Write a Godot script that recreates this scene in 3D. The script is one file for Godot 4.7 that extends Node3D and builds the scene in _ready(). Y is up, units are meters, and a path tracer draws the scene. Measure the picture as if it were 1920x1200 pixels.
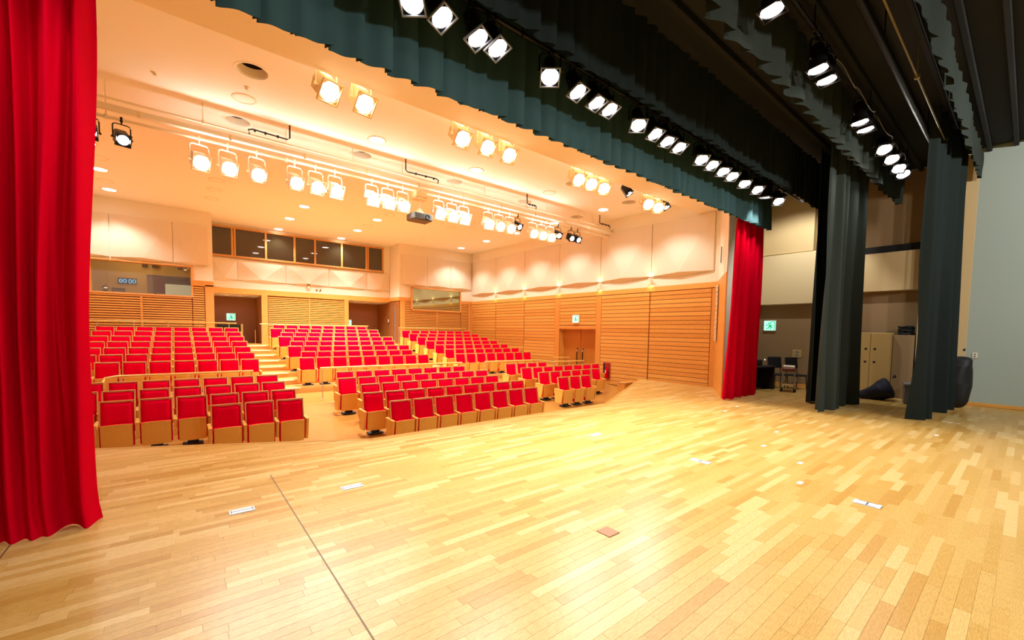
extends Node3D

var M := {}
var S := {}
var taken := {}
var rng := RandomNumberGenerator.new()
const ORD := ["first", "second", "third", "fourth", "fifth", "sixth", "seventh", "eighth", "ninth", "tenth", "eleventh", "twelfth", "thirteenth", "fourteenth", "fifteenth", "sixteenth", "seventeenth", "eighteenth", "nineteenth", "twentieth", "twenty-first", "twenty-second"]

# ---------------------------------------------------------------- mesh builder
class MB:
	var v := PackedVector3Array()
	var n := PackedVector3Array()
	var u := PackedVector2Array()
	var c := PackedColorArray()
	var col := Color.WHITE
	func vert(p: Vector3, nn: Vector3, uv := Vector2.ZERO) -> void:
		v.append(p); n.append(nn); u.append(uv); c.append(col)
	func tri(a: Vector3, b: Vector3, d: Vector3, na: Vector3, nb: Vector3, nd: Vector3, ua := Vector2.ZERO, ub := Vector2.ZERO, ud := Vector2.ZERO) -> void:
		if (d - a).cross(b - a).dot(na + nb + nd) < 0.0:
			vert(a, na, ua); vert(d, nd, ud); vert(b, nb, ub)
		else:
			vert(a, na, ua); vert(b, nb, ub); vert(d, nd, ud)
	func flat(pts: Array, hint: Vector3) -> void:   # convex flat polygon facing hint
		var nn: Vector3 = (pts[2] - pts[0]).cross(pts[1] - pts[0]).normalized()
		if nn.dot(hint) < 0.0:
			nn = -nn
		for i in range(1, pts.size() - 1):
			tri(pts[0], pts[i], pts[i + 1], nn, nn, nn)
	func box(at: Vector3, size: Vector3, b := Basis(), bev := 0.0) -> void:
		var h := size * 0.5
		bev = minf(bev, minf(h.x, minf(h.y, h.z)) * 0.8)
		var k := h - Vector3(bev, bev, bev)
		for ax in 3:
			var a1 := (ax + 1) % 3
			var a2 := (ax + 2) % 3
			for s in [-1.0, 1.0]:
				var q := []
				for e in [[-1, -1], [1, -1], [1, 1], [-1, 1]]:
					var p := Vector3.ZERO
					p[ax] = h[ax] * s; p[a1] = k[a1] * e[0]; p[a2] = k[a2] * e[1]
					q.append(at + b * p)
				var hn := Vector3.ZERO
				hn[ax] = s
				flat(q, b * hn)
		if bev <= 0.0:
			return
		for ax in 3:
			var a1 := (ax + 1) % 3
			var a2 := (ax + 2) % 3
			for s1 in [-1.0, 1.0]:
				for s2 in [-1.0, 1.0]:
					var q := []
					for e in [[-1, 0], [1, 0], [1, 1], [-1, 1]]:
						var p := Vector3.ZERO
						p[ax] = k[ax] * e[0]
						p[a1] = (h[a1] if e[1] == 0 else k[a1]) * s1
						p[a2] = (k[a2] if e[1] == 0 else h[a2]) * s2
						q.append(at + b * p)
					var hn := Vector3.ZERO
					hn[a1] = s1; hn[a2] = s2
					flat(q, b * hn)
		for sx in [-1.0, 1.0]:
			for sy in [-1.0, 1.0]:
				for sz in [-1.0, 1.0]:
					flat([at + b * Vector3(h.x * sx, k.y * sy, k.z * sz), at + b * Vector3(k.x * sx, h.y * sy, k.z * sz), at + b * Vector3(k.x * sx, k.y * sy, h.z * sz)], b * Vector3(sx, sy, sz))
	func span(a: Vector3, b: Vector3, bev := 0.0) -> void:   # box between two corners
		box((a + b) * 0.5, (b - a).abs(), Basis(), bev)
	func lathe(prof: Array, seg: int, t := Transform3D(), smooth := true) -> void:  # [r, y] pairs turned round y
		var m := prof.size()
		for i in m - 1:
			var p0: Vector2 = prof[i]
			var p1: Vector2 = prof[i + 1]
			if p0.is_equal_approx(p1):
				continue
			var d := (p1 - p0).normalized()
			var nr := Vector2(d.y, -d.x)
			for j in seg:
				var a0 := TAU * j / seg
				var a1 := TAU * (j + 1) / seg
				var am := (a0 + a1) * 0.5
				var q := []
				var nn := []
				for e in [[p0, a0], [p0, a1], [p1, a1], [p1, a0]]:
					var ca := cos(e[1])
					var sa := sin(e[1])
					q.append(t * Vector3(e[0].x * ca, e[0].y, e[0].x * sa))
					var ba: float = e[1] if smooth else am
					nn.append((t.basis * Vector3(nr.x * cos(ba), nr.y, nr.x * sin(ba))).normalized())
				if p0.x > 1e-6:
					tri(q[0], q[1], q[2], nn[0], nn[1], nn[2])
				if p1.x > 1e-6:
					tri(q[0], q[2], q[3], nn[0], nn[2], nn[3])
	func tube(path: Array, r: float, seg := 6) -> void:
		var rings := []
		var nrs := []
		for i in path.size():
			var d: Vector3 = (path[mini(i + 1, path.size() - 1)] - path[maxi(i - 1, 0)]).normalized()
			var side := d.cross(Vector3.UP if absf(d.y) < 0.95 else Vector3.RIGHT).normalized()
			var up := side.cross(d)
			var ring := []
			var nr := []
			for j in seg:
				var o := side * cos(TAU * j / seg) + up * sin(TAU * j / seg)
				ring.append(path[i] + o * r); nr.append(o)
			rings.append(ring); nrs.append(nr)
		for i in path.size() - 1:
			for j in seg:
				var k := (j + 1) % seg
				tri(rings[i][j], rings[i][k], rings[i + 1][k], nrs[i][j], nrs[i][k], nrs[i + 1][k])
				tri(rings[i][j], rings[i + 1][k], rings[i + 1][j], nrs[i][j], nrs[i + 1][k], nrs[i + 1][j])
		var d0: Vector3 = path[0] - path[1]
		var d1: Vector3 = path[-1] - path[-2]
		flat(rings[0], d0); flat(rings[-1], d1)
	func prism(poly: Array, d0: float, d1: float, t := Transform3D()) -> void:  # 2D outline (x, y) from z d0 to d1
		var idx := Geometry2D.triangulate_polygon(PackedVector2Array(poly))
		for i in range(0, idx.size(), 3):
			for z in [d0, d1]:
				var q := []
				for k in 3:
					var p: Vector2 = poly[idx[i + k]]
					q.append(t * Vector3(p.x, p.y, z))
				flat(q, t.basis * Vector3(0, 0, z - (d0 + d1) * 0.5))
		var area := 0.0
		for i in poly.size():
			area += poly[i].cross(poly[(i + 1) % poly.size()])
		for i in poly.size():
			var a: Vector2 = poly[i]
			var b: Vector2 = poly[(i + 1) % poly.size()]
			var nr := Vector2(b.y - a.y, a.x - b.x) * signf(area)
			flat([t * Vector3(a.x, a.y, d0), t * Vector3(b.x, b.y, d0), t * Vector3(b.x, b.y, d1), t * Vector3(a.x, a.y, d1)], t.basis * Vector3(nr.x, nr.y, 0))
	func sheet(nu: int, nv: int, f: Callable, hint: Vector3) -> void:  # smooth cloth: f(u, v) with u, v in 0..1
		var p := []
		for i in nu + 1:
			var rowp := []
			for j in nv + 1:
				rowp.append(f.call(float(i) / nu, float(j) / nv))
			p.append(rowp)
		var q := []
		for i in nu + 1:
			var rown := []
			for j in nv + 1:
				var du: Vector3 = p[mini(i + 1, nu)][j] - p[maxi(i - 1, 0)][j]
				var dv: Vector3 = p[i][mini(j + 1, nv)] - p[i][maxi(j - 1, 0)]
				rown.append(du.cross(dv).normalized())
			q.append(rown)
		var s := 0.0
		for i in nu + 1:
			s += q[i][nv / 2].dot(hint)
		if s < 0.0:
			for i in nu + 1:
				for j in nv + 1:
					q[i][j] = -q[i][j]
		for i in nu:
			for j in nv:
				tri(p[i][j], p[i + 1][j], p[i + 1][j + 1], q[i][j], q[i + 1][j], q[i + 1][j + 1])
				tri(p[i][j], p[i + 1][j + 1], p[i][j + 1], q[i][j], q[i + 1][j + 1], q[i][j + 1])
	func done(colored := false) -> ArrayMesh:
		var a := []
		a.resize(Mesh.ARRAY_MAX)
		a[Mesh.ARRAY_VERTEX] = v; a[Mesh.ARRAY_NORMAL] = n
		if colored:
			a[Mesh.ARRAY_COLOR] = c
		var m := ArrayMesh.new()
		m.add_surface_from_arrays(Mesh.PRIMITIVE_TRIANGLES, a)
		return m

# ---------------------------------------------------------------- scene helpers
func numbered(called: String) -> String:
	if not taken.has(called):
		taken[called] = 0
		return called
	taken[called] += 1
	return "%s_%03d" % [called, taken[called]]

func tag(o: Node3D, label: String, category: String, group := "") -> Node3D:
	o.set_meta("label", label); o.set_meta("category", category)
	if group:
		o.set_meta("group", group)
	return o

func thing(called: String, label: String, category: String, at := Vector3.ZERO, turn := 0.0, group := "") -> Node3D:
	var o := Node3D.new()
	o.name = numbered(called)
	add_child(o, true)
	o.position = at; o.rotation.y = turn
	return tag(o, label, category, group)

func mesh_node(called: String, m: Mesh, mat: Material, parent: Node3D = null, t := Transform3D()) -> MeshInstance3D:
	var o := MeshInstance3D.new()
	o.mesh = m
	o.material_override = mat
	o.transform = t
	if parent == null:
		o.name = numbered(called)
		add_child(o, true)
	else:
		var k := 0
		var nm := called
		while parent.has_node(NodePath(nm)):
			k += 1
			nm = "%s_%03d" % [called, k]
		o.name = nm
		parent.add_child(o, true)
	return o

func obj(called: String, b: MB, mat: Material, parent: Node3D = null) -> MeshInstance3D:
	return mesh_node(called, b.done(), mat, parent)

func quick(called: String, mesh: Mesh, mat: Material, parent: Node3D, at: Vector3, k: int) -> MeshInstance3D:  # many alike pieces
	var o := MeshInstance3D.new()
	o.mesh = mesh; o.material_override = mat; o.position = at
	o.name = called if k == 0 else "%s_%03d" % [called, k]
	parent.add_child(o, true)
	return o

func struct(called: String, b: MB, mat: Material) -> MeshInstance3D:
	var o := obj(called, b, mat)
	o.set_meta("kind", "structure")
	return o

func holder(called: String) -> Node3D:
	var o := Node3D.new()
	o.name = numbered(called)
	o.set_meta("kind", "structure")
	add_child(o, true)
	return o

func boxmesh(size: Vector3, bev := 0.0) -> ArrayMesh:
	var b := MB.new()
	b.box(Vector3.ZERO, size, Basis(), bev)
	return b.done()

func mat(called: String, c: Color, rough := 0.6, metal := 0.0) -> StandardMaterial3D:
	var m := StandardMaterial3D.new()
	m.resource_name = called
	m.albedo_color = c; m.roughness = rough; m.metallic = metal
	M[called] = m
	return m

func glow(called: String, c: Color, e: float) -> StandardMaterial3D:
	var m := mat(called, c, 0.4)
	m.emission_enabled = true; m.emission = c; m.emission_energy_multiplier = e
	return m

func c8(r: int, g: int, b: int) -> Color:
	return Color8(r, g, b)

func triplanar(m: StandardMaterial3D, t: Texture2D, scale: Vector3, world := false) -> void:
	m.albedo_texture = t
	m.uv1_triplanar = true
	m.uv1_world_triplanar = world
	m.uv1_scale = scale
	m.uv1_triplanar_sharpness = 8.0

func grain(sd: int, along: float, across: float, lo: float, hi: float, size := 512) -> Array:  # wood grain running along u; and the same running along v
	var f := FastNoiseLite.new()
	f.seed = sd; f.noise_type = FastNoiseLite.TYPE_SIMPLEX_SMOOTH; f.frequency = 1.0
	var g := FastNoiseLite.new()
	g.seed = sd + 7; g.noise_type = FastNoiseLite.TYPE_SIMPLEX_SMOOTH; g.frequency = 1.0
	var im := Image.create(size, size, false, Image.FORMAT_RGB8)
	var im2 := Image.create(size, size, false, Image.FORMAT_RGB8)
	for y in size:
		for x in size:
			# fold to keep the tile seamless
			var fx := absf(float(x) / size * 2.0 - 1.0)
			var fy := absf(float(y) / size * 2.0 - 1.0)
			var a := f.get_noise_2d(fx * along, fy * across) * 0.6 + g.get_noise_2d(fx * along * 2.7, fy * across * 3.1) * 0.4
			var t := clampf(a * 0.9 + 0.5, 0.0, 1.0)
			var k := lerpf(lo, hi, t)
			var cc := Color(k, lerpf(k, 1.0, -0.05) , k * lerpf(0.93, 1.0, t))
			im.set_pixel(x, y, cc)
			im2.set_pixel(y, x, cc)
	return [ImageTexture.create_from_image(im), ImageTexture.create_from_image(im2)]

func spot(parent: Node3D, t: Transform3D, color: Color, energy: float, angle: float, blend: float, size := 0.06) -> void:
	var l := SpotLight3D.new()
	l.name = "light"
	parent.add_child(l, true)
	l.transform = t
	l.light_color = color; l.light_energy = energy; l.spot_angle = angle; l.spot_angle_attenuation = blend
	l.spot_range = 40.0; l.spot_attenuation = 2.0; l.light_size = size; l.shadow_enabled = true

func aim(dir: Vector3) -> Basis:   # -z along dir
	return Basis.looking_at(dir.normalized(), Vector3.UP if absf(dir.normalized().y) < 0.98 else Vector3.BACK)

func _ready() -> void:
	rng.seed = 20240611
	# ------------------------------------------------ camera (a shifted lens: the picture is cropped above its optical centre)
	var cam := Camera3D.new()
	cam.name = "camera"
	add_child(cam)
	cam.position = Vector3(0, 1.7, 0)
	cam.rotation = Vector3(deg_to_rad(-3.337), deg_to_rad(-38.82), deg_to_rad(0.887))
	cam.projection = Camera3D.PROJECTION_FRUSTUM
	cam.near = 0.1; cam.far = 200.0
	cam.size = 2.0 * 0.1 * 600.0 / 780.83
	cam.frustum_offset = Vector2(0, 0.1 * 66.486 / 780.83)
	cam.current = true
	# ------------------------------------------------ environment and exposure
	var env := Environment.new()
	env.background_mode = Environment.BG_COLOR
	env.background_color = Color(0.0, 0.0, 0.0)
	env.tonemap_mode = Environment.TONE_MAPPER_LINEAR
	env.tonemap_exposure = 1.5
	env.sdfgi_enabled = true; env.ssao_enabled = true; env.ssil_enabled = true
	var we := WorldEnvironment.new()
	we.name = "environment"
	we.environment = env
	add_child(we)
	# light strengths
	S = {"down": 26.0, "bridge": 3.6, "foh": 4.6, "batten": 0.58, "rear_batten": 0.65, "flood": 6.0, "work": 5.2, "spill": 0.36, "sconce": 0.13,
		"warm": Color(0.97, 1.0, 1.0), "stage": Color(1.0, 0.99, 0.97), "cool": Color(1.0, 1.0, 0.99)}
	materials()
	stage_shell()
	house_shell()
	stage_floor()
	ceiling_fittings()
	acoustic_panels()
	curtains()
	seats()
	rails()
	stage_lamps()
	house_lamps()
	wall_fittings()
	wing_things()

func materials() -> void:
	var g1 := grain(11, 5.0, 60.0, 0.80, 1.0)
	var g2 := grain(23, 3.0, 34.0, 0.86, 1.0)
	mat("plaster", c8(242, 230, 206), 0.75)
	mat("panel_white", c8(230, 214, 188), 0.7)
	mat("ceiling_paint", c8(252, 246, 234), 0.85)
	mat("soffit_paint", c8(246, 232, 204), 0.85)
	triplanar(mat("wood_wall", c8(246, 176, 84), 0.42), g2[0], Vector3(0.8, 0.8, 0.8), true)
	triplanar(mat("wood_wall_light", c8(250, 184, 92), 0.42), g2[0], Vector3(0.8, 0.8, 0.8), true)
	triplanar(mat("wood_wall_deep", c8(238, 166, 76), 0.42), g2[0], Vector3(0.8, 0.8, 0.8), true)
	triplanar(mat("wood_upright", c8(240, 166, 78), 0.42), g2[1], Vector3(0.8, 0.8, 0.8), true)
	mat("wood_groove", c8(150, 78, 24), 0.7)
	triplanar(mat("wood_dark", c8(172, 108, 54), 0.5), g2[0], Vector3(0.8, 0.8, 0.8), true)
	triplanar(mat("wood_door", c8(205, 132, 52), 0.35), g2[1], Vector3(0.9, 0.9, 0.9), true)
	triplanar(mat("wood_seat", c8(250, 186, 84), 0.4), g2[1], Vector3(2, 2, 2))
	triplanar(mat("wood_seat_rim", c8(248, 176, 100), 0.35), g2[1], Vector3(2, 2, 2))
	triplanar(mat("house_floor", c8(208, 146, 70), 0.22), g1[0], Vector3(1, 1, 1), true)
	triplanar(mat("step_wood", c8(232, 166, 86), 0.3), g1[0], Vector3(1, 1, 1), true)
	mat("nosing", c8(250, 220, 160), 0.35)
	var tones := [c8(228, 183, 106), c8(219, 172, 93), c8(236, 194, 122), c8(211, 160, 81), c8(224, 178, 101), c8(240, 202, 134)]
	for i in tones.size():
		var m := mat("stage_oak_%d" % i, tones[i], 0.31)
		triplanar(m, g1[0], Vector3(1.1, 1.1, 1.1), true)
		m.metallic_specular = 0.36
	var m2 := mat("stage_oak_far", Color.WHITE, 0.31)
	triplanar(m2, g1[0], Vector3(1.1, 1.1, 1.1), true)
	m2.vertex_color_use_as_albedo = true
	m2.metallic_specular = 0.36
	mat("floor_joint", c8(120, 84, 44), 0.6)
	for a in [["velvet_red", c8(212, 0, 34), 0.75], ["seat_red", c8(232, 0, 44), 0.7]]:
		var m := mat(a[0], a[1], a[2])
		m.rim_enabled = true; m.rim = 0.12; m.rim_tint = 1.0; m.metallic_specular = 0.08
	mat("velvet_teal", c8(62, 88, 90), 0.8)
	mat("velvet_black", c8(38, 45, 43), 0.9)
	mat("velvet_grey", c8(60, 66, 60), 0.9)
	for a in ["velvet_teal", "velvet_black", "velvet_grey"]:
		M[a].metallic_specular = 0.12
	mat("black", c8(16, 16, 18), 0.6)
	mat("black_metal", c8(30, 27, 28), 0.4, 0.6)
	mat("dark_gallery", c8(13, 13, 14), 0.8)
	mat("white_metal", c8(246, 232, 206), 0.4)
	mat("cream_metal", c8(240, 214, 160), 0.45)
	mat("dull_pipe", c8(120, 108, 70), 0.5, 0.3)
	mat("steel", c8(210, 212, 214), 0.3, 0.9)
	mat("silver_plate", c8(214, 222, 232), 0.35, 0.1)
	mat("brass_rail", c8(226, 178, 92), 0.35, 0.2)
	mat("wing_beige", c8(214, 186, 134), 0.8)
	mat("wing_light", c8(228, 206, 158), 0.8)
	mat("wing_brown", c8(150, 122, 84), 0.85)
	mat("wing_grey", c8(172, 184, 172), 0.8)
	mat("board_ply", c8(196, 164, 98), 0.7)
	mat("brown_wood", c8(120, 52, 26), 0.5)
	mat("tape_white", c8(252, 248, 230), 0.6)
	mat("plastic_grey", c8(120, 124, 134), 0.5)
	mat("room_beige", c8(206, 182, 120), 0.8)
	mat("navy", c8(18, 20, 44), 0.7)
	mat("red_box", c8(170, 24, 22), 0.5)
	mat("mid_grey", c8(96, 94, 90), 0.5)
	mat("window_wood", c8(206, 150, 78), 0.45)
	mat("vent_dark", c8(34, 16, 20), 0.8)
	var dg := mat("dark_glass", c8(40, 34, 22), 0.03)
	dg.metallic_specular = 0.7
	var mg := mat("mirror_glass", c8(165, 172, 140), 0.03, 1.0)
	mg.metallic_specular = 0.5
	var cg := mat("clear_glass", Color(1, 1, 1, 0.06), 0.02)
	cg.transparency = BaseMaterial3D.TRANSPARENCY_ALPHA
	glow("lamp_lens", Color(1.0, 0.97, 0.95), 6.0)
	glow("lamp_lens_warm", Color(1.0, 0.93, 0.84), 7.0)
	glow("downlight_lens", Color(1.0, 0.95, 0.92), 12.0)
	glow("downlight_dim", Color(1.0, 0.9, 0.7), 0.25)
	glow("exit_white", Color(0.70, 1.0, 0.93), 0.62)
	glow("exit_green", Color(0.05, 0.70, 0.42), 0.5)
	glow("clock_cyan", Color(0.05, 0.72, 0.95), 0.9)
	glow("sconce_glow", Color(1.0, 0.95, 0.72), 2.2)
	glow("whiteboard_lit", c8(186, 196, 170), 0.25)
	glow("pilot_white", Color(0.9, 1.0, 1.0), 3.0)

# ---------------------------------------------------------------- stage shell
func stage_shell() -> void:
	var b := MB.new()
	# platform: outline in x, z; top sits a board's thickness under the boards
	var poly := [Vector2(-6.1, 7.3), Vector2(-6.1, -6.1), Vector2(-3.13, -6.1), Vector2(-3.13, -9.05), Vector2(2.3, -6.3), Vector2(8.0, -6.3), Vector2(13.43, -9.05), Vector2(13.43, -6.1), Vector2(16.5, -6.1), Vector2(16.5, 7.3)]
	var t := Transform3D(Basis(Vector3.RIGHT, PI / 2), Vector3.ZERO)   # (x, y) -> (x, 0, y), depth -> -y
	b.prism(poly, 0.012, 0.72, t)
	struct("floor_stage", b, M.stage_oak_1)
	# walls of the stage house
	b = MB.new()
	b.span(Vector3(16.2, 0, -6.4), Vector3(16.5, 6.7, -1.93))
	var w := struct("wall_stage_right", b, M.wing_grey)
	b = MB.new()
	b.span(Vector3(15.66, 0, -1.93), Vector3(16.5, 6.7, 7.3))
	var w2 := struct("wall_stage_right", b, M.wing_grey)
	b = MB.new()
	b.span(Vector3(15.655, 0, -1.95), Vector3(15.72, 6.35, -1.02), 0.005)
	obj("wall_pier", b, M.wing_beige, w2)
	b = MB.new()
	b.span(Vector3(15.86, 2.74, -6.1), Vector3(16.2, 4.40, -4.36), 0.01)
	obj("lower_cladding", b, M.wing_light, w)
	b = MB.new()
	b.span(Vector3(15.95, 4.43, -6.1), Vector3(16.2, 6.35, -4.52), 0.01)
	obj("upper_cladding", b, M.wing_beige, w)
	b = MB.new()
	b.span(Vector3(15.92, 3.02, -3.7), Vector3(16.2, 4.12, -1.93), 0.01)
	obj("side_cladding", b, M.wing_beige, w)
	b = MB.new()
	b.span(Vector3(16.17, 0.0, -6.1), Vector3(16.2, 6.35, -1.93))
	obj("recess_face", b, M.wing_brown, w)
	b = MB.new()
	b.span(Vector3(16.1, 4.12, -3.7), Vector3(16.18, 4.34, -1.93))
	obj("recess_gap", b, M.black, w)
	b = MB.new()
	b.span(Vector3(16.15, 0, -6.1), Vector3(16.2, 0.09, -1.93), 0.008)
	b.span(Vector3(15.63, 0, -1.93), Vector3(15.66, 0.09, 7.0), 0.008)
	struct("baseboard_stage", b, M.wood_wall)
	b = MB.new()
	b.span(Vector3(-6.1, 0, -6.4), Vector3(-5.8, 6.7, 7.3))
	struct("wall_stage_left", b, M.wing_grey)
	b = MB.new()
	b.span(Vector3(-6.1, 0, 7.0), Vector3(16.5, 6.7, 7.3))
	struct("wall_stage_back", b, M.wing_grey)
	b = MB.new()
	b.span(Vector3(-6.1, 6.4, -6.4), Vector3(16.5, 6.7, 7.3))
	var cl := struct("ceiling_stage", b, M.dark_gallery)
	for k in 9:   # dark joists of the gallery over the stage
		quick("joist", boxmesh(Vector3(21.9, 0.12, 0.08), 0.01), M.dark_gallery, cl, Vector3(5.2, 6.34, -3.4 + k * 0.42), k)
	# proscenium: splayed side walls, header
	for s in [1.0, -1.0]:
		var f := func(x: float, z: float) -> Vector2: return Vector2(x if s > 0.0 else 10.3 - x, z)
		var out := [f.call(13.5, -6.22), f.call(13.2, -6.2), f.call(11.42, -5.15), f.call(11.45, -5.14), f.call(13.3, -6.05), f.call(13.75, -6.1), f.call(16.5, -6.1), f.call(16.5, -6.4), f.call(13.5, -6.4)]
		b = MB.new()
		b.prism(out, -6.7, 0.0, t)
		var ws := struct("wall_proscenium_" + ("right" if s > 0.0 else "left"), b, M.plaster)
		var wd := [f.call(13.40, -6.22), f.call(13.2, -6.22), f.call(11.42, -5.17), f.call(11.42, -5.14), f.call(13.2, -6.19), f.call(13.40, -6.19)]
		b = MB.new()
		b.prism(wd, -3.36, 0.0, t)
		obj("wood_lining", b, M.wood_upright, ws)
		# tall louvre in the splay
		var dirv := Vector3(-1.95 * s, 0, 1.15).normalized()
		var nrm := Vector3(-1.15 * s, 0, -1.95).normalized()
		var p0 := Vector3(12.86 if s > 0.0 else 10.3 - 12.86, 0, -6.04)
		var bs := Basis(dirv, Vector3.UP, nrm)
		b = MB.new()
		b.box(p0 + Vector3(0, 2.35, 0) + nrm * 0.02, Vector3(0.34, 1.7, 0.03), bs, 0.005)
		obj("louvre_backing", b, M.panel_white, ws)
		for k in 12:
			b = MB.new()
			b.box(p0 + Vector3(0, 1.60 + k * 0.138, 0) + nrm * 0.045, Vector3(0.30, 0.05, 0.02), bs * Basis(Vector3.RIGHT, 0.5))
			obj("slat", b, M.panel_white, ws)
	b = MB.new()
	b.span(Vector3(-3.4, 5.61, -7.0), Vector3(13.75, 6.6, -5.05))
	struct("ceiling_header", b, M.soffit_paint)

# ---------------------------------------------------------------- house shell
func house_shell() -> void:
	var b := MB.new()
	# raked floor, cross aisle
	var prof := [Vector2(-6.0, -0.72), Vector2(-7.91, -0.57), Vector2(-11.6, -0.24), Vector2(-13.56, -0.24), Vector2(-13.56, -1.2), Vector2(-6.0, -1.2)]
	var t := Transform3D(Basis(Vector3(0, 0, 1), Vector3.UP, Vector3(-1, 0, 0)), Vector3.ZERO)   # (x, y) -> (z, y), depth -> -x
	b.prism(prof, -13.75, 3.4, t)
	struct("floor_house", b, M.house_floor)
	var st := holder("floor_terraces")
	for k in 8:
		var fk := 0.7905 + 0.14705 * k - 0.86
		var z0 := -14.161 - 0.839 * k + 0.62
		var z1 := z0 - 0.839 if k < 7 else -23.6
		b = MB.new()
		b.span(Vector3(-3.4, -1.2, z1 - 0.05), Vector3(13.75, fk - 0.03, z0))
		var stp := obj("step", b, M.step_wood, st)
		b = MB.new()
		b.span(Vector3(-3.4, fk - 0.03, z1 + 0.0), Vector3(13.75, fk, z0 - 0.04))
		obj("tread", b, M.step_wood, stp)
		for a in [[1.98, 2.82], [7.45, 8.4]]:
			b = MB.new()
			b.span(Vector3(a[0], fk - 0.032, z0 - 0.05), Vector3(a[1], fk + 0.004, z0 + 0.03), 0.006)
			obj("nosing", b, M.nosing, stp)
	# right wall, with the opening of the side door
	b = MB.new()
	b.span(Vector3(13.43, -1.2, -20.75), Vector3(13.75, 6.4, -13.27))
	b.span(Vector3(13.43, -1.2, -11.18), Vector3(13.75, 6.4, -6.2))
	b.span(Vector3(13.43, 1.84, -13.27), Vector3(13.75, 6.4, -11.18))
	b.span(Vector3(13.75, -1.2, -13.6), Vector3(13.9, 2.2, -10.9))
	side_wall(struct("wall_right", b, M.plaster), 1.0)
	b = MB.new()
	b.span(Vector3(-3.43, -1.2, -20.75), Vector3(-3.13, 6.4, -6.2))
	side_wall(struct("wall_left", b, M.plaster), -1.0)
	# double door in the right wall
	var d := Node3D.new()
	d.name = "door_1"
	d.set_meta("kind", "structure")
	add_child(d)
	for s in [-1, 1]:
		b = MB.new()
		b.span(Vector3(13.66, -0.23, -12.225 + s * 0.01), Vector3(13.71, 1.83, -12.225 + s * 1.04), 0.006)
		var leaf := obj("door_leaf", b, M.wood_door, d)
		b = MB.new()
		var hz: float = -12.225 + s * 0.16
		b.tube([Vector3(13.655, 0.98, hz), Vector3(13.60, 0.98, hz), Vector3(13.60, 0.94, hz), Vector3(13.60, 0.06, hz), Vector3(13.60, 0.02, hz), Vector3(13.655, 0.02, hz)], 0.02, 8)
		obj("door_handle", b, M.black_metal, leaf)
		b = MB.new()
		b.box(Vector3(13.60, 0.90, hz), Vector3(0.05, 0.09, 0.05), Basis(), 0.01)
		obj("handle_collar", b, M.steel, leaf)
	b = MB.new()
	b.span(Vector3(13.43, -0.24, -13.27), Vector3(13.74, 1.84, -13.22))
	b.span(Vector3(13.43, -0.24, -11.23), Vector3(13.74, 1.84, -11.18))
	b.span(Vector3(13.43, 1.80, -13.27), Vector3(13.74, 1.84, -11.18))
	obj("door_jamb", b, M.wood_upright, d)
	# rear walls
	b = MB.new()
	b.span(Vector3(-3.4, 3.44, -20.4), Vector3(-2.25, 6.4, -20.1)); b.span(Vector3(-2.25, 3.95, -20.4), Vector3(0.47, 6.4, -20.1)); b.span(Vector3(0.47, 3.44, -20.4), Vector3(1.15, 6.4, -20.1))
	b.span(Vector3(1.0, 0.5, -23.6), Vector3(1.15, 6.4, -20.4))
	var wl := struct("wall_rear_left", b, M.plaster)
	b = MB.new()
	b.span(Vector3(-3.4, 0.5, -20.4), Vector3(1.15, 2.83, -20.12)); b.span(Vector3(-3.4, 2.83, -20.4), Vector3(-2.25, 3.44, -20.12)); b.span(Vector3(0.47, 2.83, -20.4), Vector3(1.15, 3.44, -20.12))
	obj("slat_backing", b, M.wood_groove, wl)
	rear_slats(wl, -2.9, -1.0, -20.1, 0.9, 2.78); rear_slats(wl, -0.94, 0.47, -20.1, 0.9, 2.78); rear_slats(wl, 0.5, 0.86, -20.1, 0.9, 3.2)
	for a in [[-1.0, -0.94, 0.8, 2.83], [0.88, 1.16, 0.8, 3.3], [0.47, 1.16, 3.24, 3.45]]:
		b = MB.new()
		b.span(Vector3(a[0], a[2], -20.12), Vector3(a[1], a[3], -20.05), 0.006)
		obj("trim_board", b, M.wood_upright, wl)
	b = MB.new()
	b.span(Vector3(8.95, 3.36, -20.75), Vector3(13.43, 6.4, -20.45)); b.span(Vector3(8.95, 3.36, -23.6), Vector3(9.1, 6.4, -20.75))
	var wr := struct("wall_rear_right", b, M.plaster)
	b = MB.new()
	b.span(Vector3(8.95, 0.5, -20.75), Vector3(13.43, 3.36, -20.47))
	obj("slat_backing", b, M.wood_groove, wr)
	b = MB.new()
	b.span(Vector3(8.95, 0.5, -23.6), Vector3(9.1, 3.36, -20.47))
	obj("return_lining", b, M.wood_dark, wr)
	rear_slats(wr, 9.28, 11.1, -20.45, 0.9, 2.70); rear_slats(wr, 11.14, 12.6, -20.45, 0.9, 2.70); rear_slats(wr, 9.28, 9.6, -20.45, 2.7, 3.16); rear_slats(wr, 12.64, 13.12, -20.45, 0.9, 3.16)
	for a in [[9.0, 9.26, 0.8, 3.2], [11.09, 11.15, 0.8, 2.74], [13.14, 13.30, 0.8, 3.2], [13.32, 13.42, 0.8, 3.2], [8.94, 9.62, 3.18, 3.37], [12.58, 13.43, 3.18, 3.37]]:
		b = MB.new()
		b.span(Vector3(a[0], a[2], -20.47), Vector3(a[1], a[3], -20.40), 0.006)
		obj("trim_board", b, M.wood_upright, wr)
	b = MB.new()
	b.span(Vector3(8.9, 3.18, -21.7), Vector3(8.95, 3.37, -20.45), 0.005)
	obj("trim_board", b, M.wood_wall, wr)
	b = MB.new()
	b.span(Vector3(8.915, 0.96, -21.5), Vector3(8.95, 2.85, -21.05), 0.004)
	var dl := obj("door_leaf", b, M.wood_dark, wr)
	b = MB.new()
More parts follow.
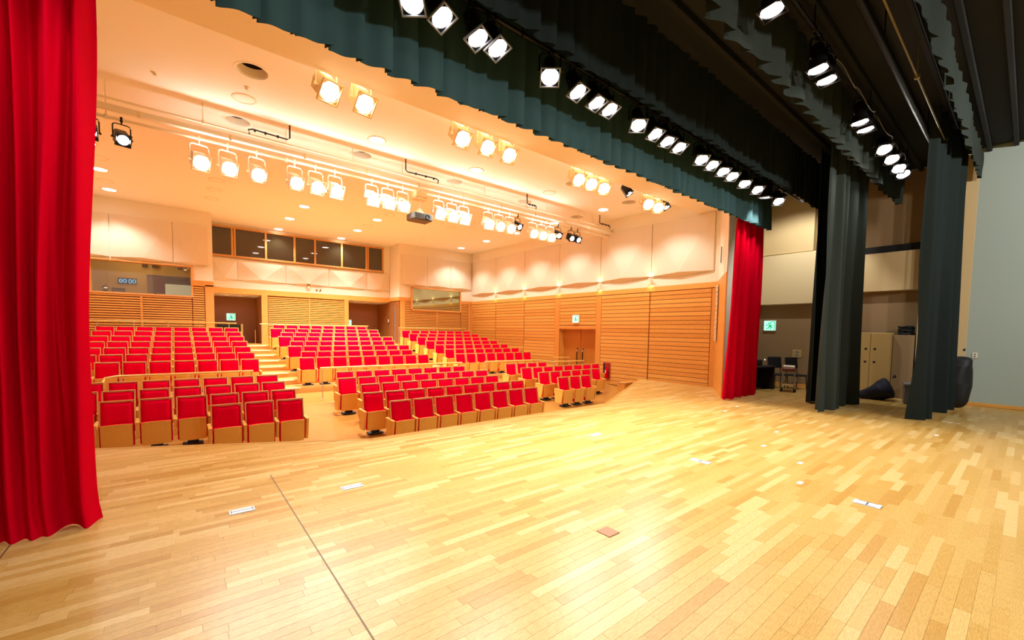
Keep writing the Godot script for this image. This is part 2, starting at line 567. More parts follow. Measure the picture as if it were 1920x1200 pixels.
	b.span(Vector3(8.90, 0.96, -21.05), Vector3(8.95, 2.9, -20.98))
	obj("door_frame", b, M.steel, dl)
	# rear recess: plaster with window band above, wood between two openings below
	b = MB.new()
	b.span(Vector3(1.0, 3.36, -22.0), Vector3(9.1, 6.4, -21.7))
	var wc := struct("wall_rear", b, M.plaster)
	b = MB.new()
	b.span(Vector3(3.0, 0.5, -22.0), Vector3(6.76, 3.36, -21.72))
	obj("slat_backing", b, M.wood_groove, wc)
	rear_slats(wc, 3.24, 4.93, -21.7, 0.95, 3.08); rear_slats(wc, 4.98, 6.56, -21.7, 0.95, 3.08)
	for a in [[2.98, 3.22, 0.9, 3.18], [6.57, 6.78, 0.9, 3.18], [4.93, 4.98, 0.9, 3.1]]:
		b = MB.new()
		b.span(Vector3(a[0], a[2], -21.72), Vector3(a[1], a[3], -21.63), 0.006)
		obj("trim_board", b, M.wood_upright, wc)
	b = MB.new()
	b.span(Vector3(1.15, 3.13, -21.75), Vector3(8.95, 3.37, -21.64), 0.006)
	obj("trim_board", b, M.wood_wall, wc)
	# entrance lobbies behind the two openings
	for a in [[1.15, 2.99], [6.77, 8.95]]:
		b = MB.new()
		b.span(Vector3(a[0] - 0.1, 0.5, -23.75), Vector3(a[1] + 0.1, 3.4, -23.45))
		var lob := struct("wall_lobby", b, M.wood_dark)
		b = MB.new()
		b.span(Vector3(a[0], 3.1, -23.5), Vector3(a[1], 3.36, -21.98))
		obj("lobby_soffit", b, M.plaster, lob)
		b = MB.new()
		if a[0] < 2.0:
			b.span(Vector3(2.99, 0.5, -23.5), Vector3(3.1, 3.3, -21.9))
		else:
			b.span(Vector3(6.66, 0.5, -23.5), Vector3(6.77, 3.3, -21.9))
		obj("lobby_side", b, M.wood_dark, lob)
		for k in 2:
			b = MB.new()
			b.lathe([Vector2(0, 3.085), Vector2(0.06, 3.085), Vector2(0.07, 3.1)], 12, Transform3D(Basis(), Vector3(a[0] + 0.6 + 0.5 * k, 0, -22.4)))
			obj("lobby_lamp", b, M.downlight_dim, lob)
	# windows
	window_band()
	control_window()
	mirror_window()
	# ceiling, with round openings for the unlit deep fittings
	var cc := CSGCombiner3D.new()
	cc.name = "ceiling"
	cc.set_meta("kind", "structure")
	add_child(cc)
	var slab := CSGBox3D.new()
	slab.name = "slab"
	slab.size = Vector3(17.2, 0.3, 17.0)
	slab.position = Vector3(5.17, 6.24, -15.3)
	cc.add_child(slab)
	for p in deep_spots():
		var h := CSGCylinder3D.new()
		h.name = "opening"
		h.operation = CSGShape3D.OPERATION_SUBTRACTION
		h.radius = 0.24; h.height = 0.6; h.sides = 28
		h.position = Vector3(p.x, 6.24, p.y)
		cc.add_child(h, true)
	cc.material_override = M.ceiling_paint
	b = MB.new()
	b.span(Vector3(-3.43, 6.39, -23.8), Vector3(13.75, 6.6, -6.5))
	struct("ceiling_void", b, M.black)

func deep_spots() -> Array:
	return [Vector2(1.12, -8.62), Vector2(1.12, -10.87), Vector2(3.75, -10.85), Vector2(6.5, -10.93), Vector2(9.3, -11.0), Vector2(12.0, -11.1), Vector2(11.95, -8.71), Vector2(9.25, -8.72)]

func rear_slats(w: Node3D, x0: float, x1: float, z: float, y0: float, y1: float) -> void:   # fine slats, under ten pixels apart: one piece of real geometry
	var b := MB.new()
	var y := y1
	while y > y0:
		b.span(Vector3(x0, y - 0.052, z - 0.03), Vector3(x1, y, z + 0.035))
		y -= 0.085
	var o := obj("slat_bank", b, M.wood_wall, w)
	o.set_meta("kind", "stuff")

func side_wall(w: Node3D, s: float) -> void:
	var fx := func(x: float) -> float: return x if s > 0.0 else 10.3 - x
	var sp := func(b: MB, xa: float, xb: float, ya: float, yb: float, za: float, zb: float, bev: float) -> void:
		b.span(Vector3(fx.call(xa), ya, za), Vector3(fx.call(xb), yb, zb), bev)
	var b := MB.new()
	sp.call(b, 13.405, 13.43, -0.72, 3.36, -20.45, -13.27, 0.0)
	sp.call(b, 13.405, 13.43, -0.72, 3.36, -11.18, -6.2, 0.0)
	sp.call(b, 13.405, 13.43, 1.84, 3.36, -13.27, -11.18, 0.0)
	obj("slat_backing", b, M.wood_groove, w)
	b = MB.new()
	sp.call(b, 13.36, 13.42, 3.19, 3.37, -20.45, -6.2, 0.008)
	obj("top_rail", b, M.wood_wall_light, w)
	for a in [[-20.45, -20.28, -0.7, 3.17], [-13.56, -13.27, -0.7, 3.17], [-11.18, -10.92, -0.7, 3.17], [-6.46, -6.2, -0.7, 3.17], [-13.27, -11.18, 1.84, 1.98]]:
		b = MB.new()
		sp.call(b, 13.365, 13.41, a[2], a[3], a[0], a[1], 0.006)
		obj("trim_board", b, M.wood_upright, w)
	var bays := [[-20.27, -18.11, 17], [-18.07, -15.74, 19], [-15.70, -13.57, 22], [-13.26, -11.19, 8], [-10.91, -8.73, 24], [-8.69, -6.48, 24]]
	var ms := {}
	var k := 0
	for bay in bays:
		var len: float = bay[1] - bay[0]
		var sm := boxmesh(Vector3(0.034, 0.130, len), 0.006)
		for i in bay[2]:
			var mm: Material = [M.wood_wall, M.wood_wall_light, M.wood_wall_deep][rng.randi() % 3]
			quick("slat", sm, mm, w, Vector3(fx.call(13.388), 3.105 - 0.147 * i, (bay[0] + bay[1]) * 0.5), k)
			k += 1
	# thin strip of the perimeter band above the white panels
	b = MB.new()
	sp.call(b, 13.40, 13.44, 5.61, 5.64, -20.45, -7.0, 0.0)
	obj("band_edge", b, M.soffit_paint, w)

func window_band() -> void:
	var d := Node3D.new()
	d.name = "window_1"
	d.set_meta("kind", "structure")
	add_child(d)
	var xs := [1.20, 1.98, 3.19, 4.36, 5.24, 6.48, 7.74, 8.56]
	var b := MB.new()
	b.span(Vector3(1.15, 5.90, -21.74), Vector3(8.62, 5.98, -21.62), 0.006); b.span(Vector3(1.15, 4.68, -21.74), Vector3(8.62, 4.76, -21.60), 0.006)
	obj("window_frame", b, M.window_wood, d)
	for i in xs.size():
		var wd := 0.17 if i in [1, 6] else 0.08
		b = MB.new()
		if wd > 0.1:
			b.span(Vector3(xs[i] - wd / 2, 4.76, -21.73), Vector3(xs[i] - 0.01, 5.9, -21.63), 0.006)
			b.span(Vector3(xs[i] + 0.01, 4.76, -21.73), Vector3(xs[i] + wd / 2, 5.9, -21.63), 0.006)
		else:
			b.span(Vector3(xs[i] - wd / 2, 4.76, -21.73), Vector3(xs[i] + wd / 2, 5.9, -21.63), 0.006)
		obj("mullion", b, M.window_wood, d)
	for i in xs.size() - 1:
		b = MB.new()
		b.span(Vector3(xs[i] + 0.03, 4.74, -21.70), Vector3(xs[i + 1] - 0.03, 5.92, -21.685))
		obj("pane", b, M.dark_glass, d)

func control_window() -> void:
	var d := Node3D.new()
	d.name = "window_2"
	d.set_meta("kind", "structure")
	add_child(d)
	var b := MB.new()
	b.span(Vector3(-2.3, 3.93, -20.4), Vector3(0.52, 3.98, -20.06), 0.005); b.span(Vector3(-2.3, 2.79, -20.4), Vector3(0.52, 2.85, -20.04), 0.005)
	b.span(Vector3(-2.3, 2.8, -20.4), Vector3(-2.24, 3.96, -20.06), 0.005); b.span(Vector3(0.46, 2.8, -20.4), Vector3(0.52, 3.96, -20.06), 0.005)
	obj("window_frame", b, M.wood_seat_rim, d)
	b = MB.new()
	b.span(Vector3(-2.25, 2.84, -20.25), Vector3(0.47, 3.94, -20.242))
	obj("pane", b, M.clear_glass, d)
	# the control room behind it
	b = MB.new()
	for q in [[-3.4, 1.9, -23.2, 1.0, 4.7, -22.9, "wall_control_room"], [-3.4, 1.9, -22.9, -3.2, 4.7, -20.4, "wall_control_room"], [0.92, 1.9, -22.9, 0.99, 4.7, -20.4, "wall_control_room"], [-3.4, 4.5, -22.9, 0.92, 4.7, -20.4, "ceiling_control_room"], [-3.4, 1.9, -22.9, 0.92, 2.1, -20.4, "floor_control_room"]]:
		b = MB.new()
		b.span(Vector3(q[0], q[1], q[2]), Vector3(q[3], q[4], q[5]))
		struct(q[6], b, M.room_beige)
	var l := OmniLight3D.new()
	l.name = "control_room_light"
	l.position = Vector3(-1.0, 4.3, -21.6)
	l.light_color = Color(1, 0.85, 0.55); l.light_energy = 0.4; l.light_size = 0.15; l.omni_range = 12.0; l.omni_attenuation = 2.0; l.shadow_enabled = true
	add_child(l)

func mirror_window() -> void:
	var d := Node3D.new()
	d.name = "window_3"
	d.set_meta("kind", "structure")
	add_child(d)
	var b := MB.new()
	b.span(Vector3(9.60, 3.87, -20.47), Vector3(12.62, 3.93, -20.36), 0.005); b.span(Vector3(9.60, 2.71, -20.47), Vector3(12.62, 2.77, -20.36), 0.005)
	b.span(Vector3(9.60, 2.72, -20.47), Vector3(9.66, 3.92, -20.36), 0.005); b.span(Vector3(12.56, 2.72, -20.47), Vector3(12.62, 3.92, -20.36), 0.005)
	obj("window_frame", b, M.wood_seat_rim, d)
	b = MB.new()
	b.span(Vector3(9.65, 2.76, -20.44), Vector3(12.57, 3.88, -20.43))
	obj("pane", b, M.mirror_glass, d)

# ---------------------------------------------------------------- stage boards
func stage_floor() -> void:
	var w := holder("floor_boards")
	var out := PackedVector2Array([Vector2(-3.1, 0.7), Vector2(-3.1, -9.02), Vector2(2.3, -6.26), Vector2(8.0, -6.26), Vector2(13.4, -9.02), Vector2(13.4, -6.05), Vector2(16.18, -6.05), Vector2(16.18, -1.9), Vector2(15.63, -1.9), Vector2(15.63, 0.7)])
	var oak := [c8(228, 183, 106), c8(219, 172, 93), c8(236, 194, 122), c8(211, 160, 81), c8(224, 178, 101), c8(240, 202, 134)]
	var list := []
	var fwd := Vector2(0.627, -0.779)
	var z := 0.7
	var wz := 0.076
	while z > -9.05:
		var x := -3.1 - rng.randf() * 0.6
		while x < 16.2:
			var ln: float = [0.38, 0.52, 0.64, 0.76, 0.9][rng.randi() % 5]
			var rect := PackedVector2Array([Vector2(x, z), Vector2(x + ln, z), Vector2(x + ln, z - wz), Vector2(x, z - wz)])
			var mid := Vector2(x + ln / 2, z - wz / 2)
			var tone: int = [0, 0, 1, 1, 2, 3, 4, 4, 5][rng.randi() % 9]
			var whole := true
			for p in rect:
				whole = whole and Geometry2D.is_point_in_polygon(p, out)
			var dep := mid.dot(fwd)
			var lat := mid.dot(Vector2(0.779, 0.627))
			var d := mid.length()
			list.append({"r": rect, "w": whole, "d": d if whole and dep > 0.4 and absf(lat) < dep * 1.2 and d > 1.9 else 999.0 + d, "t": tone, "m": mid, "l": ln})
			x += ln
		z -= wz
	list.sort_custom(func(a, b): return a.d < b.d)
	var shapes := {}
	var far := MB.new()
	var k := 0
	for e in list:
		if k < 300 and e.d < 900.0:
			if not shapes.has(e.l):
				shapes[e.l] = boxmesh(Vector3(e.l - 0.0008, 0.014, wz - 0.0008), 0.0006)
			quick("plank", shapes[e.l], M["stage_oak_%d" % e.t], w, Vector3(e.m.x, -0.007, e.m.y), k)
			k += 1
			continue
		var parts: Array = [e.r] if e.w else Geometry2D.intersect_polygons(e.r, out)
		far.col = oak[e.t].srgb_to_linear()
		for p in parts:
			var q := []
			var cen := Vector2.ZERO
			for a in p:
				cen += a / p.size()
			for a in p:
				var aa: Vector2 = a + (cen - a).normalized() * 0.0005
				q.append(Vector3(aa.x, 0, aa.y))
			far.flat(q, Vector3.UP)
			for i in q.size():
				var a3: Vector3 = q[i]
				var b3: Vector3 = q[(i + 1) % q.size()]
				var nn := (b3 - a3).cross(Vector3.UP)
				if nn.dot((a3 + b3) * 0.5 - Vector3(cen.x, 0, cen.y)) < 0.0:
					nn = -nn
				far.flat([a3, b3, b3 - Vector3(0, 0.012, 0), a3 - Vector3(0, 0.012, 0)], nn)
	var o := mesh_node("planking", far.done(true), M.stage_oak_far, w)
	o.set_meta("kind", "stuff")
	# edge boards along the front of the stage
	var path := [Vector3(-3.1, 0, -9.05), Vector3(2.3, 0, -6.3), Vector3(8.0, 0, -6.3), Vector3(13.43, 0, -9.05)]
	for i in 3:
		var dv: Vector3 = path[i + 1] - path[i]
		var b := MB.new()
		b.box((path[i] + path[i + 1]) * 0.5 + Vector3(0, -0.02, 0), Vector3(dv.length(), 0.045, 0.09), Basis(dv.normalized(), Vector3.UP, dv.normalized().cross(Vector3.UP)), 0.006)
		obj("edge_board", b, M.stage_oak_3, w)
	# the long joint across the boards, and a shorter one by the curtain
	for a in [[0.80, -5.4, -1.2], [-1.04, -5.2, -4.3]]:
		var b := MB.new()
		b.span(Vector3(a[0] - 0.005, -0.004, a[1]), Vector3(a[0] + 0.005, 0.0012, a[2]))
		obj("joint", b, M.floor_joint, w)

# ---------------------------------------------------------------- ceiling
func ceiling_fittings() -> void:
	var rim := MB.new()   # trim ring flush with the ceiling
	rim.lathe([Vector2(0.17, -0.004), Vector2(0.175, -0.014), Vector2(0.2, -0.014), Vector2(0.215, 0.0)], 28)
	var rim_m := rim.done()
	var lens := MB.new()
	lens.lathe([Vector2(0.0, -0.03), Vector2(0.08, -0.026), Vector2(0.15, -0.012), Vector2(0.172, 0.0)], 28)
	var lens_m := lens.done()
	var lit := [[3.73, -9.77], [6.5, -9.77], [11.98, -9.82], [11.98, -12.3], [-1.6, -14.5], [3.75, -14.35], [6.45, -14.4], [11.95, -14.7], [-1.6, -16.73], [3.7, -16.73], [6.4, -16.73], [11.94, -16.97], [-1.6, -18.99], [3.65, -18.95], [6.4, -19.1], [11.94, -19.3], [3.65, -21.3], [6.35, -21.3], [11.98, -7.6]]
	var rows := {-9.77: "front", -9.82: "front", -12.3: "second", -14.5: "third", -14.35: "third", -14.4: "third", -14.7: "third", -16.73: "fourth", -16.97: "fourth", -18.99: "fifth", -18.95: "fifth", -19.1: "fifth", -19.3: "fifth", -21.3: "rearmost", -7.6: "foremost"}
	var cols := {3: "second file", 6: "third file", 11: "file along the slatted side wall", -1: "file beside the red curtain"}
	for p in lit:
		var col: String = "file along the slatted side wall" if p[0] > 11 else ("third file" if p[0] > 6 else ("second file" if p[0] > 3 else "file beside the big red curtain"))
		var t := thing("downlight", "lit round ceiling downlight, %s row, %s" % [rows[p[1]], col], "ceiling light", Vector3(p[0], 6.09, p[1]), 0.0, "lit downlights in the hall ceiling")
		mesh_node("trim_ring", rim_m, M.cream_metal, t)
		mesh_node("lens", lens_m, M.downlight_lens, t)
		spot(t, Transform3D(aim(Vector3.DOWN), Vector3(0, -0.05, 0)), S.warm, S.down * (0.24 if p[0] > 11.0 or p[0] < -1.0 or p[1] < -20.0 else 1.0), 58.0, 0.6, 0.15)
	var off := [[1.12, -9.74], [1.04, -15.54], [1.05, -16.7], [1.04, -17.88], [-1.5, -15.6], [-1.6, -17.95], [6.5, -15.7], [6.45, -17.93], [9.3, -15.82], [12.04, -18.26], [12.1, -15.86], [9.28, -9.78]]
	var cover := MB.new()
	cover.lathe([Vector2(0.0, -0.012), Vector2(0.15, -0.012), Vector2(0.172, -0.004)], 24)
	var cover_m := cover.done()
	var names := ["just ahead of the dark round opening nearest the curtain", "nearest the window band's left end", "second from the window band's left end", "third from the window band's left end", "between two lit lamps beside the red curtain", "rearmost beside the red curtain", "ahead of the lit third file", "rearmost of the third file", "in the fourth file, toward the rear", "rearmost along the slatted side wall", "toward the rear along the side wall", "in the fourth file, over the lighting bar"]
	for i in off.size():
		var t := thing("downlight_unlit", "unlit cream round ceiling fitting, " + names[i], "ceiling light", Vector3(off[i][0], 6.09, off[i][1]), 0.0, "unlit round fittings in the hall ceiling")
		mesh_node("trim_ring", rim_m, M.soffit_paint, t)
		mesh_node("cover", cover_m, M.ceiling_paint, t)
	var vr := MB.new()
	vr.lathe([Vector2(0.225, 0.02), Vector2(0.235, -0.012), Vector2(0.27, -0.012), Vector2(0.285, 0.0)], 32)
	var vm := vr.done()
	var vl := MB.new()   # cone that narrows upward to a dark throat
	vl.lathe([Vector2(0.232, 0.0), Vector2(0.2, 0.14)], 32)
	var vlm := vl.done()
	var vd := MB.new()
	vd.lathe([Vector2(0.0, 0.26), Vector2(0.2, 0.26), Vector2(0.2, 0.14)], 32)
	var vdm := vd.done()
	var where := ["nearest the red curtain and stage", "over the bar nearest the red curtain", "second along the lighting bar", "third along the lighting bar", "fourth along the lighting bar", "last along the lighting bar", "nearest the side wall and stage", "nearest the stage in the fourth file"]
	var ds := deep_spots()
	for i in ds.size():
		var t := thing("round_vent", "dark round ceiling opening with cream rim, " + where[i], "ceiling vent", Vector3(ds[i].x, 6.09, ds[i].y), 0.0, "dark round openings in the hall ceiling")
		mesh_node("trim_ring", vm, M.ceiling_paint, t)
		mesh_node("cone", vlm, M.soffit_paint, t)
		mesh_node("throat", vdm, M.vent_dark, t)
	# sprinkler heads and small sensors
	var sp := MB.new()
	sp.lathe([Vector2(0.0, -0.05), Vector2(0.035, -0.05), Vector2(0.03, -0.03), Vector2(0.012, -0.02), Vector2(0.05, -0.006), Vector2(0.06, 0.0)], 12)
	var spm := sp.done()
	var q := [[1.11, -9.26, "by the dark opening nearest the red curtain"], [-0.19, -9.8, "alone between curtain and lighting bar"], [9.3, -8.2, "close to the header over the right stage"], [9.21, -18.39, "before the rear wall with the mirror window"]]
	for e in q:
		var t := thing("ceiling_sensor", "small pale ceiling sensor " + e[2], "sensor", Vector3(e[0], 6.09, e[1]), 0.0, "small sensors on the hall ceiling")
		mesh_node("head", spm, M.white_metal, t)

# ---------------------------------------------------------------- folded white acoustic panels
func fold_panel(called: String, parent: Node3D, o: Vector3, along: Vector3, out: Vector3, len: float, yb: float, yt: float, d: float) -> void:
	# bottom edge bulges out at its middle, the top edge runs straight; a lozenge-shaped underside
	var a := o + along * 0.0
	var c := o + along * len
	var m := o + along * (len * 0.5)
	var up := Vector3.UP
	var tl := a + up * yt + out * 0.06
	var tr := c + up * yt + out * 0.06
	var bl := a + up * yb + out * 0.05
	var br := c + up * yb + out * 0.05
	var bm := m + up * (yb + 0.05) + out * d
	var im := m + up * (yb - 0.09) + out * 0.008
	var b := MB.new()
	b.flat([tl, tr, bm], out)
	b.flat([tl, bl, bm], out)
	b.flat([tr, br, bm], out)
	b.flat([bl, bm, im], Vector3.DOWN); b.flat([br, bm, im], Vector3.DOWN)
	b.flat([tl, tr, tr - out * 0.06, tl - out * 0.06], up)
	b.flat([tl, bl, bl - out * 0.05, tl - out * 0.06], -along)
	b.flat([tr, br, br - out * 0.05, tr - out * 0.06], along)
	obj(called, b, M.panel_white, parent)

func acoustic_panels() -> void:
	var zs := [-20.42, -18.1, -15.72, -13.33, -11.01, -8.7, -6.45]
	for s in [1.0, -1.0]:
		var w := get_node("wall_right" if s > 0.0 else "wall_left")
		for i in 6:
			fold_panel("acoustic_panel", w, Vector3(13.43 if s > 0.0 else -3.13, 0, zs[i] + 0.012), Vector3(0, 0, 1), Vector3(-s, 0, 0), zs[i + 1] - zs[i] - 0.024, 3.74, 5.6, 0.15)
	var wc := get_node("wall_rear")
	var xs := [1.17, 2.1, 3.98, 5.86, 7.72, 8.94]
	for i in 5:
		fold_panel("acoustic_panel", wc, Vector3(xs[i] + 0.005, 0, -21.7), Vector3(1, 0, 0), Vector3(0, 0, 1), xs[i + 1] - xs[i] - 0.01, 3.74, 4.62, 0.14)
	var wl := get_node("wall_rear_left")
	for a in [[-3.1, -1.75], [-1.72, -0.05], [-0.04, 1.0]]:
		fold_panel("acoustic_panel", wl, Vector3(a[0], 0, -20.1), Vector3(1, 0, 0), Vector3(0, 0, 1), a[1] - a[0], 4.06, 5.52, 0.12)
	var wr := get_node("wall_rear_right")
	for a in [[9.06, 10.5], [10.51, 11.95], [11.96, 13.3]]:
		fold_panel("acoustic_panel", wr, Vector3(a[0], 0, -20.45), Vector3(1, 0, 0), Vector3(0, 0, 1), a[1] - a[0], 4.03, 5.55, 0.12)

# ---------------------------------------------------------------- cloth
func folds(s: float, k: float, sharp := 0.35) -> float:   # rounded pleats of uneven width; s counts folds
	var p := s + 0.22 * sin(s * 1.7 + k) + 0.13 * sin(s * 3.1 + k * 2.3)
	var w := sin(TAU * p)
	return w * (1.0 - sharp * 0.5 * w * w) + 0.35 * sin(TAU * p * 0.43 + k)

func curtains() -> void:
	# the big red tab curtain beside the camera
	var b := MB.new()
	var ridges := [[-0.535, 0.15, 0.050], [-0.64, 0.05, 0.030], [-0.735, 0.17, 0.055], [-0.885, 0.15, 0.036], [-0.985, 0.16, 0.055]]
	var xr := -1.14
	while xr > -3.4:
		ridges.append([xr, rng.randf_range(0.12, 0.18), rng.randf_range(0.035, 0.065)])
		xr -= rng.randf_range(0.13, 0.19)
	var fn1 := func(u: float, v: float) -> Vector3:
		var y := lerpf(6.26, 0.006, v)
		var x := lerpf(-3.35, -0.455, u)
		var low := clampf((1.6 - y) / 1.6, 0.0, 1.0)
		var z := -5.09
		for k in ridges.size():
			var r: Array = ridges[k]
			var xi: float = r[0] + 0.018 * sin(y * 1.1 + k * 1.9) + 0.03 * low * sin(k * 2.7)
			var wd: float = r[2] * (1.0 + 0.25 * sin(y * 0.8 + k * 2.3) + 0.5 * low * absf(sin(k * 1.3)))
			var q: float = (x - xi) / wd
			z += 1.5 * r[1] * (1.0 + 0.25 * low * sin(k * 3.1)) * exp(-q * q)
		z += 0.012 * sin(x * 43.0 + y * 1.3) + 0.02 * low * sin(x * 25.0 + y * 3.0)
		z += 0.03 * clampf((0.12 - y) / 0.12, 0.0, 1.0)
		x += (-0.125 + 0.115 * smoothstep(1.4, 4.4, y) + 0.035 * exp(-y / 0.12)) * clampf((x + 1.3) / 0.7, 0.0, 1.0)
		return Vector3(x, y, z)
	b.sheet(420, 46, fn1, Vector3(0, 0, 1))
	var cl := obj("stage_curtain", b, M.velvet_red)
	tag(cl, "tall red velvet stage curtain in deep folds, close to the camera", "curtain")
	# the far red curtain, gathered
	b = MB.new()
	var fn2 := func(u: float, v: float) -> Vector3:
		var y := lerpf(6.3, 0.006, v)
		var low := clampf(1.0 - y / 4.7, 0.0, 1.0)
		var x0 := lerpf(11.37, 10.98, low * low * 0.6 + low * 0.4)
		var x := lerpf(x0, 13.22, u)
		var s := u * 8.0
		var z := -4.95 + (0.07 + 0.05 * low) * folds(s + 0.1 * sin(y * 0.8), 4.1) + 0.02 * sin(u * 60.0 + y)
		z = lerpf(z, -4.9, clampf(1.0 - u * 12.0, 0.0, 1.0))
		return Vector3(x, y, z)
	b.sheet(220, 36, fn2, Vector3(0, 0, 1))
	var cr := obj("stage_curtain", b, M.velvet_red)
	tag(cr, "bright red velvet curtain gathered at the far side of the stage", "curtain")
	# borders: sawtooth pleats above the stage
	border("border_cloth", "teal pleated border cloth hanging across the stage front above the red curtains", M.velvet_teal, -3.2, 12.92, 4.62, 6.26, -4.73, 0.32, 0.11, 0.0)
	border("border_cloth", "black border cloth hanging just behind the front row of stage spotlights", M.velvet_black, -3.0, 15.0, 5.12, 6.26, -3.78, 0.30, 0.08, 0.0)
	border("border_cloth", "grey-green border cloth with ragged hem behind the second row of spotlights", M.velvet_grey, -3.0, 15.4, 5.32, 6.26, -2.46, 0.46, 0.14, 0.10)
	border("border_cloth", "dark border cloth overhead at the upper right, nearest the camera", M.velvet_grey, 0.2, 15.5, 5.62, 6.26, -1.02, 0.55, 0.07, 0.16)
	# legs: dark side drapes
	leg("side_drape", "narrow black side drape at the back, hidden behind a grey-black one", M.velvet_black, 12.3, 13.9, -3.45, 6.26, 4.0, 0.06, 2.0, 0.0)
	leg("side_drape", "wide grey-black side drape standing between the beige wing walls", M.velvet_grey, 10.98, 13.5, -2.82, 6.26, 5.0, 0.10, 3.3, 0.16)
	leg("side_drape", "tall black side drape before the grey-green wall, nearest the camera", M.velvet_black, 11.75, 14.25, -1.3, 6.26, 5.0, 0.10, 5.5, 0.2)

func border(called: String, label: String, m: Material, x0: float, x1: float, y0: float, y1: float, z: float, pitch: float, depth: float, ragged: float) -> void:
	var b := MB.new()
	var n := int(round((x1 - x0) / pitch))
	var wd := (x1 - x0) / n
	for i in n:
		var xa := x0 + wd * i
		var lo := y0 + ragged * (rng.randf() - 0.5) * (1.0 if i % 2 == 0 else 0.4)
		var hi := lo + 0.03 * (rng.randf() - 0.5)
		var tw := rng.randf_range(-0.03, 0.03)
		var fn3 := func(u: float, v: float) -> Vector3:
			var yy := lerpf(y1, lerpf(lo, hi, u), v)
			var zz := z + depth * (u - 0.5) + 0.02 * sin(u * 7.0 + i) + tw * v + 0.012 * sin(v * 5.0 + i * 2.1) * u
			return Vector3(xa + (wd + 0.02) * u, yy, zz)
		b.sheet(8, 8, fn3, Vector3(0, 0, 1))
		var fn4 := func(u: float, v: float) -> Vector3:   # the turned-back edge of the pleat
			var yy := lerpf(y1, lerpf(hi, y0 + 0.0, 0.2), v)
			var ze := z + depth * 0.5 + 0.02 * sin(7.0 + i) + tw * v + 0.012 * sin(v * 5.0 + i * 2.1)
			return Vector3(xa + wd + 0.02 - 0.06 * u, yy, lerpf(ze, z - depth * 0.45, u))
		b.sheet(2, 6, fn4, Vector3(1, 0, 0))
	var o := obj(called, b, m)
	tag(o, label, "border cloth", "")

func leg(called: String, label: String, m: Material, x0: float, x1: float, z: float, y1: float, nf: float, amp: float, k: float, slant: float) -> void:
	var b := MB.new()
	var fn5 := func(u: float, v: float) -> Vector3:
		var y := lerpf(y1, 0.008, v)
		var low := clampf(1.0 - y / 5.0, 0.0, 1.0)
		var x := lerpf(x0, x1, u)
		var zz := z + amp * (0.8 + 0.6 * low) * folds(u * nf + 0.08 * sin(y), k, 0.6) + slant * (u - 0.5) + 0.03 * low * sin(u * 40.0 + k)
		return Vector3(x + 0.04 * sin(u * 23.0 + y * 0.6), y, zz)
	b.sheet(160, 24, fn5, Vector3(0, 0, 1))
	var o := obj(called, b, m)
	tag(o, label, "drape", "")

